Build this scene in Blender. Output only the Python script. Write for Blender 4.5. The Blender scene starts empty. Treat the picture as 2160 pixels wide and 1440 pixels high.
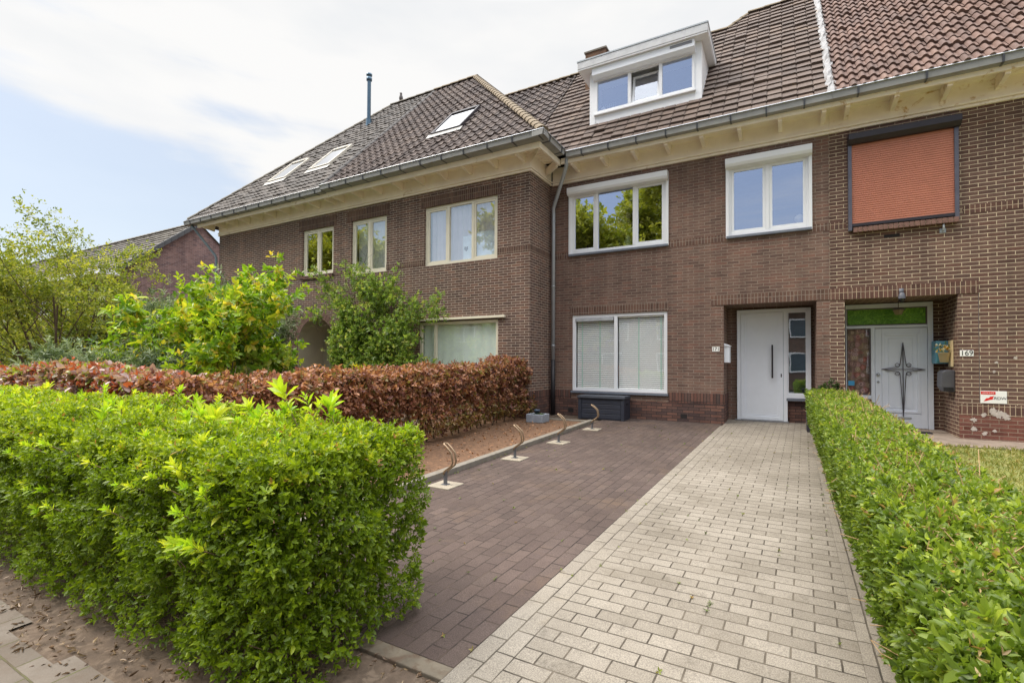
import bpy, bmesh, math, random
import numpy as np
from mathutils import Vector, Matrix
R = math.radians
random.seed(7); RNG = np.random.default_rng(11)
S = bpy.context.scene; COL = S.collection

# ------------------------------------------------------------------ camera, sky, sun, exposure
cam = bpy.data.cameras.new('camera'); cam.lens = 36*1024.7/2160; cam.sensor_width = 36; cam.shift_y = 27/2160
cam.clip_start = .05; cam.clip_end = 2000
co = bpy.data.objects.new('camera', cam); COL.objects.link(co); S.camera = co
def cam_basis(yaw, pitch, roll):
    f = Vector((-math.sin(yaw)*math.cos(pitch), math.cos(yaw)*math.cos(pitch), math.sin(pitch)))
    r = Vector((math.cos(yaw), math.sin(yaw), 0)); u = r.cross(f)
    r2 = r*math.cos(roll)+u*math.sin(roll); u2 = -r*math.sin(roll)+u*math.cos(roll)
    return r2, u2, f
r_, u_, f_ = cam_basis(R(29.2), R(1.03), R(.303))
co.matrix_world = Matrix(((r_.x, u_.x, -f_.x, 0), (r_.y, u_.y, -f_.y, 0), (r_.z, u_.z, -f_.z, 1.5), (0, 0, 0, 1)))
SUN_EL, SUN_AZ = 50, -112      # elevation; azimuth clockwise from +Y: hazy sun from the left, a little behind the viewer
w = bpy.data.worlds.new('World'); S.world = w; w.use_nodes = True
nt = w.node_tree; nt.nodes.clear(); N = nt.nodes.new; Lk = nt.links.new
out = N('ShaderNodeOutputWorld'); bg = N('ShaderNodeBackground'); bg2 = N('ShaderNodeBackground'); mx = N('ShaderNodeMixShader')
sky = N('ShaderNodeTexSky'); sky.sky_type = 'NISHITA'; sky.sun_disc = False
sky.sun_elevation = R(SUN_EL); sky.sun_rotation = R(SUN_AZ); sky.dust_density = 1.5; sky.air_density = 1.2
hz = N('ShaderNodeMix'); hz.data_type = 'RGBA'; hz.inputs[0].default_value = .6; hz.inputs[7].default_value = (2.15, 2.45, 2.95, 1); Lk(sky.outputs[0], hz.inputs[6]); Lk(hz.outputs[2], bg.inputs[0]); bg.inputs[1].default_value = .085
tc = N('ShaderNodeTexCoord')
# cloud cover: thick towards the street end behind the houses, thinner low on the left and behind the viewer
sep = N('ShaderNodeSeparateXYZ'); Lk(tc.outputs['Generated'], sep.inputs[0])
mp = N('ShaderNodeMapping'); mp.inputs['Scale'].default_value = (1, 1, 3.2); Lk(tc.outputs['Generated'], mp.inputs[0])
n1 = N('ShaderNodeTexNoise'); n1.inputs['Scale'].default_value = 1.7; n1.inputs['Detail'].default_value = 7; n1.inputs['Roughness'].default_value = .55; n1.inputs['Distortion'].default_value = .6
Lk(mp.outputs[0], n1.inputs[0])
def M_(op, a, b=None, c=None, clamp=False):
    m = N('ShaderNodeMath'); m.operation = op; m.use_clamp = clamp
    for i, v in enumerate((a, b, c)):
        if v is None: continue
        if isinstance(v, (int, float)): m.inputs[i].default_value = v
        else: Lk(v, m.inputs[i])
    return m.outputs[0]
cov = M_('ADD', M_('MULTIPLY', sep.outputs[1], .55), M_('MULTIPLY', sep.outputs[2], .75))
cov = M_('ADD', cov, M_('MULTIPLY', sep.outputs[0], .17))
mp2 = N('ShaderNodeMapping'); mp2.inputs['Scale'].default_value = (1.2, 1.2, 11); mp2.inputs['Rotation'].default_value = (R(8), R(-14), 0); Lk(tc.outputs['Generated'], mp2.inputs[0])
n3 = N('ShaderNodeTexNoise'); n3.inputs['Scale'].default_value = 1.6; n3.inputs['Detail'].default_value = 6; n3.inputs['Roughness'].default_value = .5; Lk(mp2.outputs[0], n3.inputs[0])
cov = M_('ADD', cov, M_('MULTIPLY', M_('SUBTRACT', n1.outputs[0], .5), 2.0)); cov = M_('ADD', cov, M_('MULTIPLY', M_('SUBTRACT', n3.outputs[0], .5), 1.3))
def MR(v, a, b, c, d):
    m = N('ShaderNodeMapRange'); m.interpolation_type = 'SMOOTHSTEP'
    for i, q in enumerate((a, b, c, d)): m.inputs[i+1].default_value = q
    Lk(v, m.inputs[0]); return m.outputs[0]
# a clearer gap low over the left end of the street
gap = M_('MULTIPLY', MR(sep.outputs[0], -.72, -.90, 0, 1), MR(sep.outputs[2], .46, .30, 0, 1))
cov = M_('SUBTRACT', cov, M_('MULTIPLY', gap, .60))
cm = N('ShaderNodeMapRange'); cm.inputs[1].default_value = -.22; cm.inputs[2].default_value = .30; cm.inputs[3].default_value = .26; cm.inputs[4].default_value = .97
cm.interpolation_type = 'SMOOTHSTEP'
Lk(cov, cm.inputs[0])
n2 = N('ShaderNodeTexNoise'); n2.inputs['Scale'].default_value = 3.0; n2.inputs['Detail'].default_value = 6; Lk(mp.outputs[0], n2.inputs[0])
cr = N('ShaderNodeValToRGB'); cr.color_ramp.elements[0].position = .3; cr.color_ramp.elements[0].color = (.84, .86, .885, 1)
cr.color_ramp.elements[1].position = .62; cr.color_ramp.elements[1].color = (.985, .975, .96, 1); Lk(n2.outputs[0], cr.inputs[0])
Lk(cr.outputs[0], bg2.inputs[0])
# overhead veil, out of view, brightened as added fill light for the facades
hi = N('ShaderNodeMapRange'); hi.inputs[1].default_value = .60; hi.inputs[2].default_value = .95; hi.inputs[3].default_value = .385; hi.inputs[4].default_value = 2.2
Lk(sep.outputs[2], hi.inputs[0]); Lk(hi.outputs[0], bg2.inputs[1])
Lk(cm.outputs[0], mx.inputs[0]); Lk(bg.outputs[0], mx.inputs[1]); Lk(bg2.outputs[0], mx.inputs[2]); Lk(mx.outputs[0], out.inputs[0])
sun = bpy.data.lights.new('sun', 'SUN'); sun.energy = 1.25; sun.angle = R(30); sun.color = (1, .9, .76)
so = bpy.data.objects.new('sun', sun); COL.objects.link(so)
sd = Vector((math.sin(R(SUN_AZ))*math.cos(R(SUN_EL)), math.cos(R(SUN_AZ))*math.cos(R(SUN_EL)), math.sin(R(SUN_EL))))
so.rotation_euler = sd.to_track_quat('Z', 'Y').to_euler(); so.location = (0, 0, 30)
vs = S.view_settings; vs.view_transform = 'Standard'; vs.look = 'None'; vs.gamma = 1; vs.exposure = 1.38; vs.use_curve_mapping = False
S.render.engine = 'CYCLES'

# ------------------------------------------------------------------ materials
def lin(c):
    return tuple((x/255/12.92 if x/255 <= .04045 else ((x/255+.055)/1.055)**2.4) for x in c)+(1,)
MATS = {}
class NT:
    def __init__(s, name):
        m = bpy.data.materials.new(name); m.use_nodes = True; s.m = m; s.t = m.node_tree
        s.b = s.t.nodes['Principled BSDF']; s.o = s.t.nodes['Material Output']
    def n(s, typ, **kw):
        x = s.t.nodes.new('ShaderNode'+typ)
        for k, v in kw.items():
            if k in x.inputs: 
                if hasattr(v, 'links') or isinstance(v, bpy.types.NodeSocket): s.t.links.new(v, x.inputs[k])
                else: x.inputs[k].default_value = v
            else: setattr(x, k, v)
        return x
    def l(s, a, b): s.t.links.new(a, b)
    def math(s, op, a, b=0., c=0.):
        x = s.t.nodes.new('ShaderNodeMath'); x.operation = op
        for i, v in enumerate((a, b, c)):
            if isinstance(v, (int, float)): x.inputs[i].default_value = v
            else: s.l(v, x.inputs[i])
        return x.outputs[0]
    def mix(s, fac, a, b, mode='MIX'):
        x = s.t.nodes.new('ShaderNodeMix'); x.data_type = 'RGBA'; x.blend_type = mode
        for i, v in ((0, fac), (6, a), (7, b)):
            if isinstance(v, (int, float, tuple)): x.inputs[i].default_value = v
            else: s.l(v, x.inputs[i])
        return x.outputs[2]
    def ramp(s, fac, stops):
        x = s.t.nodes.new('ShaderNodeValToRGB'); e = x.color_ramp.elements
        while len(e) < len(stops): e.new(.5)
        for i, (p, c) in enumerate(stops): e[i].position = p; e[i].color = c
        s.l(fac, x.inputs[0]); return x.outputs[0]
    def noise(s, vec, scale, detail=4, rough=.55, dist=0):
        x = s.n('TexNoise', Scale=scale, Detail=detail, Roughness=rough, Distortion=dist); s.l(vec, x.inputs['Vector']); return x.outputs[0]
    def bump(s, h, strength, dist=.01):
        x = s.t.nodes.new('ShaderNodeBump'); x.inputs['Strength'].default_value = strength; x.inputs['Distance'].default_value = dist
        s.l(h, x.inputs['Height']); s.l(x.outputs[0], s.b.inputs['Normal'])
def plain(name, rgb, rough=.6, metal=0, spec=.5, var=.12, vscale=6, bump=0, dirt=None):
    if name in MATS: return MATS[name]
    t = NT(name); c = lin(rgb); co_ = t.n('TexCoord').outputs['Object']
    nz = t.noise(co_, vscale, 6, .6)
    lo = tuple(x*(1-var) for x in c[:3])+(1,); hi_ = tuple(min(1, x*(1+var)) for x in c[:3])+(1,)
    col = t.ramp(nz, [(.3, lo), (.7, hi_)])
    if dirt:
        nz2 = t.noise(co_, dirt[1], 8, .65, .8)
        msk = t.ramp(nz2, [(dirt[2], (0, 0, 0, 1)), (dirt[2]+.1, (1, 1, 1, 1))])
        col = t.mix(msk, col, lin(dirt[0]))
    t.l(col, t.b.inputs['Base Color']); t.b.inputs['Roughness'].default_value = rough; t.b.inputs['Metallic'].default_value = metal
    t.b.inputs['Specular IOR Level'].default_value = spec
    if bump: t.bump(t.noise(co_, vscale*8, 4), bump, .004)
    MATS[name] = t.m; return t.m
def brick(name, cols, mortar, vert=False, w=.215, h=.061, m=.006, wob=.004, bstr=.5, blotch=None, lighter=None, mvar=.25):
    if name in MATS: return MATS[name]
    t = NT(name); uv = t.n('UVMap').outputs[0]
    if vert:
        mpn = t.n('Mapping'); mpn.inputs['Rotation'].default_value = (0, 0, R(90)); t.l(uv, mpn.inputs[0]); uvv = mpn.outputs[0]
    else: uvv = uv
    nz = t.n('TexNoise', Scale=14., Detail=3.); t.l(uvv, nz.inputs['Vector'])
    vm = t.n('VectorMath', operation='MULTIPLY_ADD'); t.l(nz.outputs['Color'], vm.inputs[0]); vm.inputs[1].default_value = (wob*2, wob*2, 0); t.l(uvv, vm.inputs[2])
    def bt(c1, c2, mo, off=.5):
        b = t.n('TexBrick', offset=off, offset_frequency=2, squash=1)
        b.inputs['Scale'].default_value = 1; b.inputs['Brick Width'].default_value = w; b.inputs['Row Height'].default_value = h
        b.inputs['Mortar Size'].default_value = m; b.inputs['Mortar Smooth'].default_value = .15
        b.inputs['Color1'].default_value = c1; b.inputs['Color2'].default_value = c2; b.inputs['Mortar'].default_value = mo
        t.l(vm.outputs[0], b.inputs['Vector']); return b
    b = bt((0, 0, 0, 1), (1, 1, 1, 1), (.5, .5, .5, 1), 0 if vert else .5)
    n = len(cols); bc = t.ramp(b.outputs['Color'], [(i/(n-1), lin(c)) for i, c in enumerate(cols)])
    fine = t.noise(uvv, 45, 5, .7); bc = t.mix(.8, bc, t.ramp(fine, [(.25, (.62, .62, .62, 1)), (.75, (1.3, 1.28, 1.25, 1))]), 'MULTIPLY')
    big = t.noise(uv, .8, 5, .6); bc = t.mix(.8, bc, t.ramp(big, [(.3, (.8, .8, .82, 1)), (.7, (1.18, 1.15, 1.1, 1))]), 'MULTIPLY')
    ms_ = t.n('Mapping'); ms_.inputs['Scale'].default_value = (2.6, .28, 1); t.l(uv, ms_.inputs[0])
    stv = t.noise(ms_.outputs[0], 1.4, 6, .65); streak = t.ramp(stv, [(.34, (.74, .74, .75, 1)), (.6, (1.08, 1.07, 1.06, 1))])
    if lighter:   # lime bloom / worn patches
        l2 = t.noise(uv, 2.2, 8, .75, .5); bc = t.mix(t.ramp(l2, [(lighter[1], (0, 0, 0, 1)), (lighter[1]+.12, (.75, .75, .75, 1))]), bc, lin(lighter[0]))
    ml = lin(mortar); mo = t.ramp(t.noise(uv, 5, 6, .7), [(.3, tuple(x*(1-mvar) for x in ml[:3])+(1,)), (.7, tuple(x*(1+mvar*.6) for x in ml[:3])+(1,))])
    col = t.mix(.75, t.mix(b.outputs['Fac'], bc, mo), streak, 'MULTIPLY')
    t.l(col, t.b.inputs['Base Color']); t.b.inputs['Roughness'].default_value = .9; t.b.inputs['Specular IOR Level'].default_value = .25
    hgt = t.math('ADD', t.math('MULTIPLY', b.outputs['Fac'], -1.), t.math('MULTIPLY', fine, .5))
    t.bump(hgt, bstr, .006); MATS[name] = t.m; return t.m
def paver(name, cols, joint, w=.21, h=.105, rot=False, stain=None, speck=(.62, 1.34)):
    t = NT(name); tco = t.n('TexCoord').outputs['Object']; uvv = t.n('UVMap').outputs[0]
    if rot:
        mpn = t.n('Mapping'); mpn.inputs['Rotation'].default_value = (0, 0, R(90)); t.l(uvv, mpn.inputs[0]); uvv = mpn.outputs[0]
    nz = t.n('TexNoise', Scale=9., Detail=3.); t.l(uvv, nz.inputs['Vector'])
    vm = t.n('VectorMath', operation='MULTIPLY_ADD'); t.l(nz.outputs['Color'], vm.inputs[0]); vm.inputs[1].default_value = (.006, .006, 0); t.l(uvv, vm.inputs[2])
    b = t.n('TexBrick', offset=.5, offset_frequency=2)
    for k, v in (('Scale', 1), ('Brick Width', w), ('Row Height', h), ('Mortar Size', .005), ('Mortar Smooth', .35), ('Color1', (0, 0, 0, 1)), ('Color2', (1, 1, 1, 1)), ('Mortar', (.5, .5, .5, 1))): b.inputs[k].default_value = v
    t.l(vm.outputs[0], b.inputs['Vector'])
    n = len(cols); bc = t.ramp(b.outputs['Color'], [(i/(n-1), lin(c)) for i, c in enumerate(cols)])
    fine = t.noise(tco, 170, 3, .75); bc = t.mix(1., bc, t.ramp(fine, [(.35, (speck[0],)*3+(1,)), (.65, (speck[1],)*3+(1,))]), 'MULTIPLY')
    big = t.noise(tco, 1.1, 7, .65); bc = t.mix(.9, bc, t.ramp(big, [(.3, (.74, .72, .69, 1)), (.7, (1.2, 1.2, 1.2, 1))]), 'MULTIPLY')
    if stain:
        st = t.noise(tco, stain[1], 8, .7, .4); bc = t.mix(t.ramp(st, [(stain[2], (0, 0, 0, 1)), (stain[2]+.18, (.6, .6, .6, 1))]), bc, lin(stain[0]))
    g2 = t.noise(tco, 6., 8, .75, .8); bc = t.mix(t.ramp(g2, [(.56, (0, 0, 0, 1)), (.74, (.5, .5, .5, 1))]), bc, lin(joint[0]))
    jm = t.noise(tco, 3.5, 5, .7)
    jc = t.ramp(jm, [(.4, lin(joint[0])), (.68, lin(joint[1]))])
    col = t.mix(b.outputs['Fac'], bc, jc)
    t.l(col, t.b.inputs['Base Color']); t.b.inputs['Roughness'].default_value = .88; t.b.inputs['Specular IOR Level'].default_value = .3
    hgt = t.math('ADD', t.math('MULTIPLY', b.outputs['Fac'], -1.), t.math('MULTIPLY', fine, .25)); t.bump(hgt, .7, .006)
    return t.m
def tilemat(name, cols, moss=None, streak=.25, rough=.8):
    t = NT(name); uv = t.n('UVMap').outputs[0]; oc = t.n('TexCoord').outputs['Object']
    fl = t.n('VectorMath', operation='FLOOR'); t.l(uv, fl.inputs[0])
    wn = t.n('TexWhiteNoise', noise_dimensions='2D'); t.l(fl.outputs[0], wn.inputs['Vector'])
    n = len(cols); c = t.ramp(wn.outputs['Value'], [(i/(n-1), lin(k)) for i, k in enumerate(cols)])
    c = t.mix(.85, c, t.ramp(t.noise(oc, 1.3, 6, .65), [(.3, (.78, .78, .8, 1)), (.7, (1.22, 1.18, 1.12, 1))]), 'MULTIPLY')
    c = t.mix(.8, c, t.ramp(t.noise(oc, 28, 5, .7), [(.3, (.75, .75, .75, 1)), (.7, (1.25, 1.25, 1.25, 1))]), 'MULTIPLY')
    if moss:
        for colr, sc, th in moss:
            c = t.mix(t.ramp(t.noise(oc, sc, 8, .72, .6), [(th, (0, 0, 0, 1)), (th+.05, (.8, .8, .8, 1))]), c, lin(colr))
    t.l(c, t.b.inputs['Base Color']); t.b.inputs['Roughness'].default_value = rough; t.b.inputs['Specular IOR Level'].default_value = .35
    t.bump(t.noise(oc, 60, 4, .7), .25, .004); return t.m
def leafmat(name, stops, transl=.35, rough=.42, tcol=1.5, spec=.5):
    t = NT(name); at = t.n('Attribute', attribute_name='rnd')
    c = t.ramp(at.outputs['Fac'], [(p, lin(k)) for p, k in stops])
    t.l(c, t.b.inputs['Base Color']); t.b.inputs['Roughness'].default_value = rough; t.b.inputs['Specular IOR Level'].default_value = spec
    tr = t.n('BsdfTranslucent'); t.l(t.mix(1., c, (tcol, tcol*1.02, tcol*.55, 1), 'MULTIPLY'), tr.inputs[0])
    mxs = t.n('MixShader'); mxs.inputs[0].default_value = transl; t.l(t.b.outputs[0], mxs.inputs[1]); t.l(tr.outputs[0], mxs.inputs[2]); t.l(mxs.outputs[0], t.o.inputs[0])
    return t.m
def glassmat(name, tint=(.9, .95, 1), refl=.45, through=(1, 1, 1), rough=0.0):
    t = NT(name); g = t.n('BsdfGlossy'); g.inputs['Color'].default_value = tint+(1,); g.inputs['Roughness'].default_value = rough
    tr = t.n('BsdfTransparent'); tr.inputs[0].default_value = through+(1,)
    ge = t.n('NewGeometry'); dt = t.n('VectorMath', operation='DOT_PRODUCT'); t.l(ge.outputs['Incoming'], dt.inputs[0]); t.l(ge.outputs['Normal'], dt.inputs[1])
    sch = t.math('POWER', t.math('SUBTRACT', 1., t.math('ABSOLUTE', dt.outputs['Value'])), 5.)
    f = t.math('ADD', t.math('MULTIPLY', sch, (1-refl)*.8), refl)
    # slightly wavy float glass
    bp = t.n('Bump'); bp.inputs['Strength'].default_value = .05; bp.inputs['Distance'].default_value = .01
    t.l(t.noise(t.n('TexCoord').outputs['Object'], 2.5, 1), bp.inputs['Height']); t.l(bp.outputs[0], g.inputs['Normal'])
    mxs = t.n('MixShader'); t.l(f, mxs.inputs[0]); t.l(tr.outputs[0], mxs.inputs[1]); t.l(g.outputs[0], mxs.inputs[2]); t.l(mxs.outputs[0], t.o.inputs[0])
    return t.m
B_BAY = brick('brick_bay', [(88, 71, 67), (104, 84, 77), (112, 90, 81), (98, 79, 73), (108, 82, 73), (124, 95, 83)], (196, 184, 168), w=.222, h=.06, m=.0042, wob=.003, bstr=.4)
B_MAIN = brick('brick_main', [(104, 84, 77), (119, 96, 87), (126, 103, 93), (112, 91, 83), (131, 99, 88), (119, 101, 92)], (148, 134, 121), h=.0605, m=.0055, wob=.009, lighter=((168, 146, 128), .68))
B_RIGHT = brick('brick_right', [(92, 70, 64), (108, 84, 76), (116, 92, 83), (98, 77, 71), (112, 83, 74)], (204, 188, 162), w=.215, h=.064, m=.0046, wob=.0035, bstr=.4)
B_RIGHT_P = brick('brick_right_plinth', [(100, 62, 54), (126, 82, 72), (132, 90, 80), (108, 70, 64)], (146, 126, 110), h=.064, m=.006, wob=.007, lighter=((176, 156, 144), .68))
B_PLINTH = brick('brick_plinth', [(88, 68, 64), (112, 82, 74), (122, 92, 82), (82, 68, 68), (104, 78, 70)], (58, 54, 54), m=.0055, wob=.007, lighter=((132, 116, 106), .66))
B_PLINTH_V = brick('brick_plinth_soldier', [(86, 66, 62), (112, 80, 72), (120, 90, 80), (82, 70, 68)], (54, 50, 50), True, w=.24, h=.062, m=.0055)
B_BAY_V = brick('brick_bay_soldier', [(82, 64, 58), (100, 78, 70), (108, 84, 74), (88, 70, 66)], (150, 136, 120), True, w=.25, h=.06, m=.0045)
B_MAIN_V = brick('brick_main_soldier', [(92, 72, 64), (112, 86, 76), (120, 94, 82), (98, 78, 72)], (152, 140, 128), True, w=.14, h=.061, m=.0045, wob=.005)
B_RIGHT_V = brick('brick_right_soldier', [(86, 64, 58), (106, 78, 70), (114, 86, 76), (90, 70, 66)], (184, 166, 142), True, w=.14, h=.064, m=.0045, wob=.004)
B_FAR = brick('brick_far', [(112, 88, 90), (128, 102, 100), (146, 118, 116), (104, 86, 92)], (164, 154, 152), m=.0045, w=.2)
B_YEL = brick('brick_yellow', [(196, 168, 120), (210, 182, 136), (184, 156, 112)], (150, 130, 100), m=.006)
B_CHIM = brick('brick_chimney', [(110, 84, 68), (124, 96, 78), (100, 80, 68)], (120, 100, 84), m=.006)
CREAM = plain('cream_paint', (250, 238, 220), .6, var=.07, vscale=3, dirt=((196, 168, 118), 3.2, .64))
CREAM_WORN = plain('cream_paint_worn', (250, 236, 216), .65, var=.08, vscale=3, dirt=((200, 164, 104), 4.5, .57))
CREAM_WIN = plain('cream_window_paint', (226, 220, 200), .45, var=.04)
ZINC = plain('zinc', (150, 150, 148), .5, .15, var=.15, vscale=4)
ZINC_L = plain('zinc_light', (168, 174, 180), .4, .3, var=.08)
PVC = plain('white_pvc', (236, 238, 242), .3, var=.02)
PVC_G = plain('grey_white_pvc', (238, 242, 250), .3, var=.02)
DARK = plain('dark_metal', (52, 48, 54), .45, .3)
SILL = plain('bluestone_sill', (112, 118, 130), .5, var=.1, vscale=12)
INT = plain('interior_wall', (120, 116, 112), .9)
GLASS = glassmat('window_glass', (.60, .68, .86), .66)
GLASS_B = glassmat('window_glass_bay', (.85, .92, .95), .34)
GLASS_G = glassmat('window_glass_ground', (.9, .95, 1), .16)

# ------------------------------------------------------------------ mesh helpers
def gz(y): return .028*y
class MB:
    def __init__(s): s.v = []; s.f = []; s.mi = []
    def add(s, vs_, fs, mi=0):
        k = len(s.v); s.v += [tuple(p) for p in vs_]; s.f += [tuple(i+k for i in f) for f in fs]; s.mi += [mi]*len(fs); return s
    def box(s, x0, x1, y0, y1, z0, z1, mi=0):
        return s.add([(x0, y0, z0), (x1, y0, z0), (x1, y1, z0), (x0, y1, z0), (x0, y0, z1), (x1, y0, z1), (x1, y1, z1), (x0, y1, z1)],
                     [(0, 3, 2, 1), (4, 5, 6, 7), (0, 1, 5, 4), (1, 2, 6, 5), (2, 3, 7, 6), (3, 0, 4, 7)], mi)
    def quad(s, a, b, c, d, mi=0): return s.add([a, b, c, d], [(0, 1, 2, 3)], mi)
    def poly(s, pts, mi=0): return s.add(pts, [tuple(range(len(pts)))], mi)
    def prism(s, pts, d, mi=0):      # polygon pts extruded by vector d
        n = len(pts); q = [tuple(Vector(p)+Vector(d)) for p in pts]
        return s.add(list(pts)+q, [tuple(range(n))[::-1], tuple(range(n, 2*n))]+[(i, (i+1) % n, n+(i+1) % n, n+i) for i in range(n)], mi)
    def tube(s, path, r, n=10, cap=True, mi=0):
        path = [Vector(p) for p in path]; rings = []
        rr = r if isinstance(r, (list, tuple)) else [r]*len(path)
        up = None
        for i, p in enumerate(path):
            a = path[max(0, i-1)]; b = path[min(len(path)-1, i+1)]; t = (b-a).normalized()
            if up is None: up = Vector((0, 0, 1)) if abs(t.z) < .9 else Vector((1, 0, 0))
            e1 = up.cross(t); 
            if e1.length < 1e-4: e1 = Vector((0, 1, 0)).cross(t)
            e1.normalize(); e2 = t.cross(e1); up = e2
            rings.append([p+e1*math.cos(2*math.pi*k/n)*rr[i]+e2*math.sin(2*math.pi*k/n)*rr[i] for k in range(n)])
        vs_ = [q for rg in rings for q in rg]; fs = []
        for i in range(len(path)-1):
            for k in range(n): fs.append((i*n+k, i*n+(k+1) % n, (i+1)*n+(k+1) % n, (i+1)*n+k))
        if cap: fs += [tuple(range(n))[::-1], tuple((len(path)-1)*n+k for k in range(n))]
        return s.add(vs_, fs, mi)
    def lathe(s, prof, c=(0, 0, 0), n=20, mi=0):
        vs_ = [(c[0]+r*math.cos(2*math.pi*k/n), c[1]+r*math.sin(2*math.pi*k/n), c[2]+z) for r, z in prof for k in range(n)]
        fs = [(i*n+k, i*n+(k+1) % n, (i+1)*n+(k+1) % n, (i+1)*n+k) for i in range(len(prof)-1) for k in range(n)]
        return s.add(vs_, fs, mi)
    def build(s, name, mats, parent=None, bevel=0, smooth=False, loc=None):
        me = bpy.data.meshes.new(name); me.from_pydata(s.v, [], s.f)
        mats = mats if isinstance(mats, (list, tuple)) else [mats]
        for m in mats: me.materials.append(m)
        if len(mats) > 1: me.polygons.foreach_set('material_index', s.mi)
        uv = me.uv_layers.new(name='UVMap'); buf = np.zeros(len(me.loops)*2, 'f4')
        for p in me.polygons:
            nx, ny, nz = map(abs, p.normal)
            for li in p.loop_indices:
                c = me.vertices[me.loops[li].vertex_index].co
                a, b = (c.y, c.z) if nx > ny and nx > nz else ((c.x, c.z) if ny >= nz else (c.x, c.y))
                buf[2*li] = a; buf[2*li+1] = b
        uv.data.foreach_set('uv', buf)
        if smooth: me.shade_smooth()
        return link(name, me, parent, bevel, loc)
def link(name, me, parent=None, bevel=0, loc=None):
    o = bpy.data.objects.new(name, me); COL.objects.link(o)
    if parent is not None:
        o.parent = parent
        if parent.type == 'EMPTY': o.location = -parent.location if loc is None else loc
    elif loc is not None: o.location = loc
    if bevel:
        b = o.modifiers.new('bevel', 'BEVEL'); b.width = bevel; b.segments = 2; b.limit_method = 'ANGLE'
    return o
def tag(o, label, cat, group=None):
    o['label'] = label; o['category'] = cat
    if group: o['group'] = group
    return o
def thing(name, loc, label, cat, group=None):
    o = bpy.data.objects.new(name, None); COL.objects.link(o); o.location = loc; o.empty_display_size = .2
    return tag(o, label, cat, group)
def struct(o, kind='structure'): o['kind'] = kind; return o
def wall_y(mb, y, x0, x1, z0, z1, holes, depth=.12, mi=0):
    """wall sheet facing -Y at y with rectangular holes and their reveals"""
    xs = sorted({x0, x1, *[h[0] for h in holes], *[h[1] for h in holes]}); zs = sorted({z0, z1, *[h[2] for h in holes], *[h[3] for h in holes]})
    xs = [x for x in xs if x0 <= x <= x1]; zs = [z for z in zs if z0 <= z <= z1]
    for a, b in zip(xs, xs[1:]):
        for c, d in zip(zs, zs[1:]):
            mx_, mz = (a+b)/2, (c+d)/2
            if any(h[0] < mx_ < h[1] and h[2] < mz < h[3] for h in holes): continue
            mb.quad((a, y, c), (b, y, c), (b, y, d), (a, y, d), mi)
    for h in holes:
        d = h[4] if len(h) > 4 else depth; a, b, c, e = h[:4]
        mb.quad((a, y, c), (a, y, e), (a, y+d, e), (a, y+d, c), mi); mb.quad((b, y, e), (b, y, c), (b, y+d, c), (b, y+d, e), mi)
        mb.quad((a, y, e), (b, y, e), (b, y+d, e), (a, y+d, e), mi)
        if c > .5: mb.quad((b, y, c), (a, y, c), (a, y+d, c), (b, y+d, c), mi)
def frame_bars(mb, x0, x1, z0, z1, y0, y1, t, mulls=(), mt=None):
    mt = mt or t
    mb.box(x0, x0+t, y0, y1, z0, z1); mb.box(x1-t, x1, y0, y1, z0, z1)
    mb.box(x0+t, x1-t, y0, y1, z0, z0+t); mb.box(x0+t, x1-t, y0, y1, z1-t, z1)
    for m in mulls: mb.box(m-mt/2, m+mt/2, y0-.002, y1, z0+t, z1-t)
def window(parent, x0, x1, z0, z1, y, mulls, mat, glass, t=.06, sash=True, sill=None, name='window', st=.045, opn=()):
    f = MB(); frame_bars(f, x0, x1, z0, z1, y, y+.07, t, mulls)
    fr = f.build(name, mat, parent, .004)
    e = [x0+t]+[v for m in mulls for v in (m-t/2, m+t/2)]+[x1-t]
    for i in range(0, len(e), 2):
        a, b = e[i]+.001, e[i+1]-.001; c, d = z0+t+.001, z1-t-.001
        k = 0
        if sash and (sash is True or (i//2) in sash):
            sb = MB(); frame_bars(sb, a, b, c, d, y+.012, y+.06, st); sb.build('sash', mat, fr, .003); k = st
        MB().quad((a+k, y+.035, c+k), (b-k, y+.035, c+k), (b-k, y+.035, d-k), (a+k, y+.035, d-k)).build('pane', glass, fr)
    if sill:
        s = MB(); s.box(x0-.02, x1+.02, y-sill[0], y+.03, z0-sill[1], z0-.002); s.build('sill', sill[2], fr, .004)
    return fr
def npmesh(name, V, quads, mat, parent=None, attr=None, smooth=False, loc=None):
    me = bpy.data.meshes.new(name); V = np.asarray(V, 'f4'); Q = np.asarray(quads, 'i4'); k = Q.shape[1]
    me.vertices.add(len(V)); me.vertices.foreach_set('co', V.ravel())
    me.loops.add(Q.size); me.loops.foreach_set('vertex_index', Q.ravel())
    me.polygons.add(len(Q)); me.polygons.foreach_set('loop_start', np.arange(0, Q.size, k, dtype='i4'))
    try: me.polygons.foreach_set('loop_total', np.full(len(Q), k, 'i4'))
    except Exception: pass
    me.update(calc_edges=True); me.materials.append(mat)
    if attr is not None:
        a = me.attributes.new('rnd', 'FLOAT', 'POINT'); a.data.foreach_set('value', np.asarray(attr, 'f4'))
    if smooth: me.shade_smooth()
    return link(name, me, parent, 0, loc)

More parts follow.
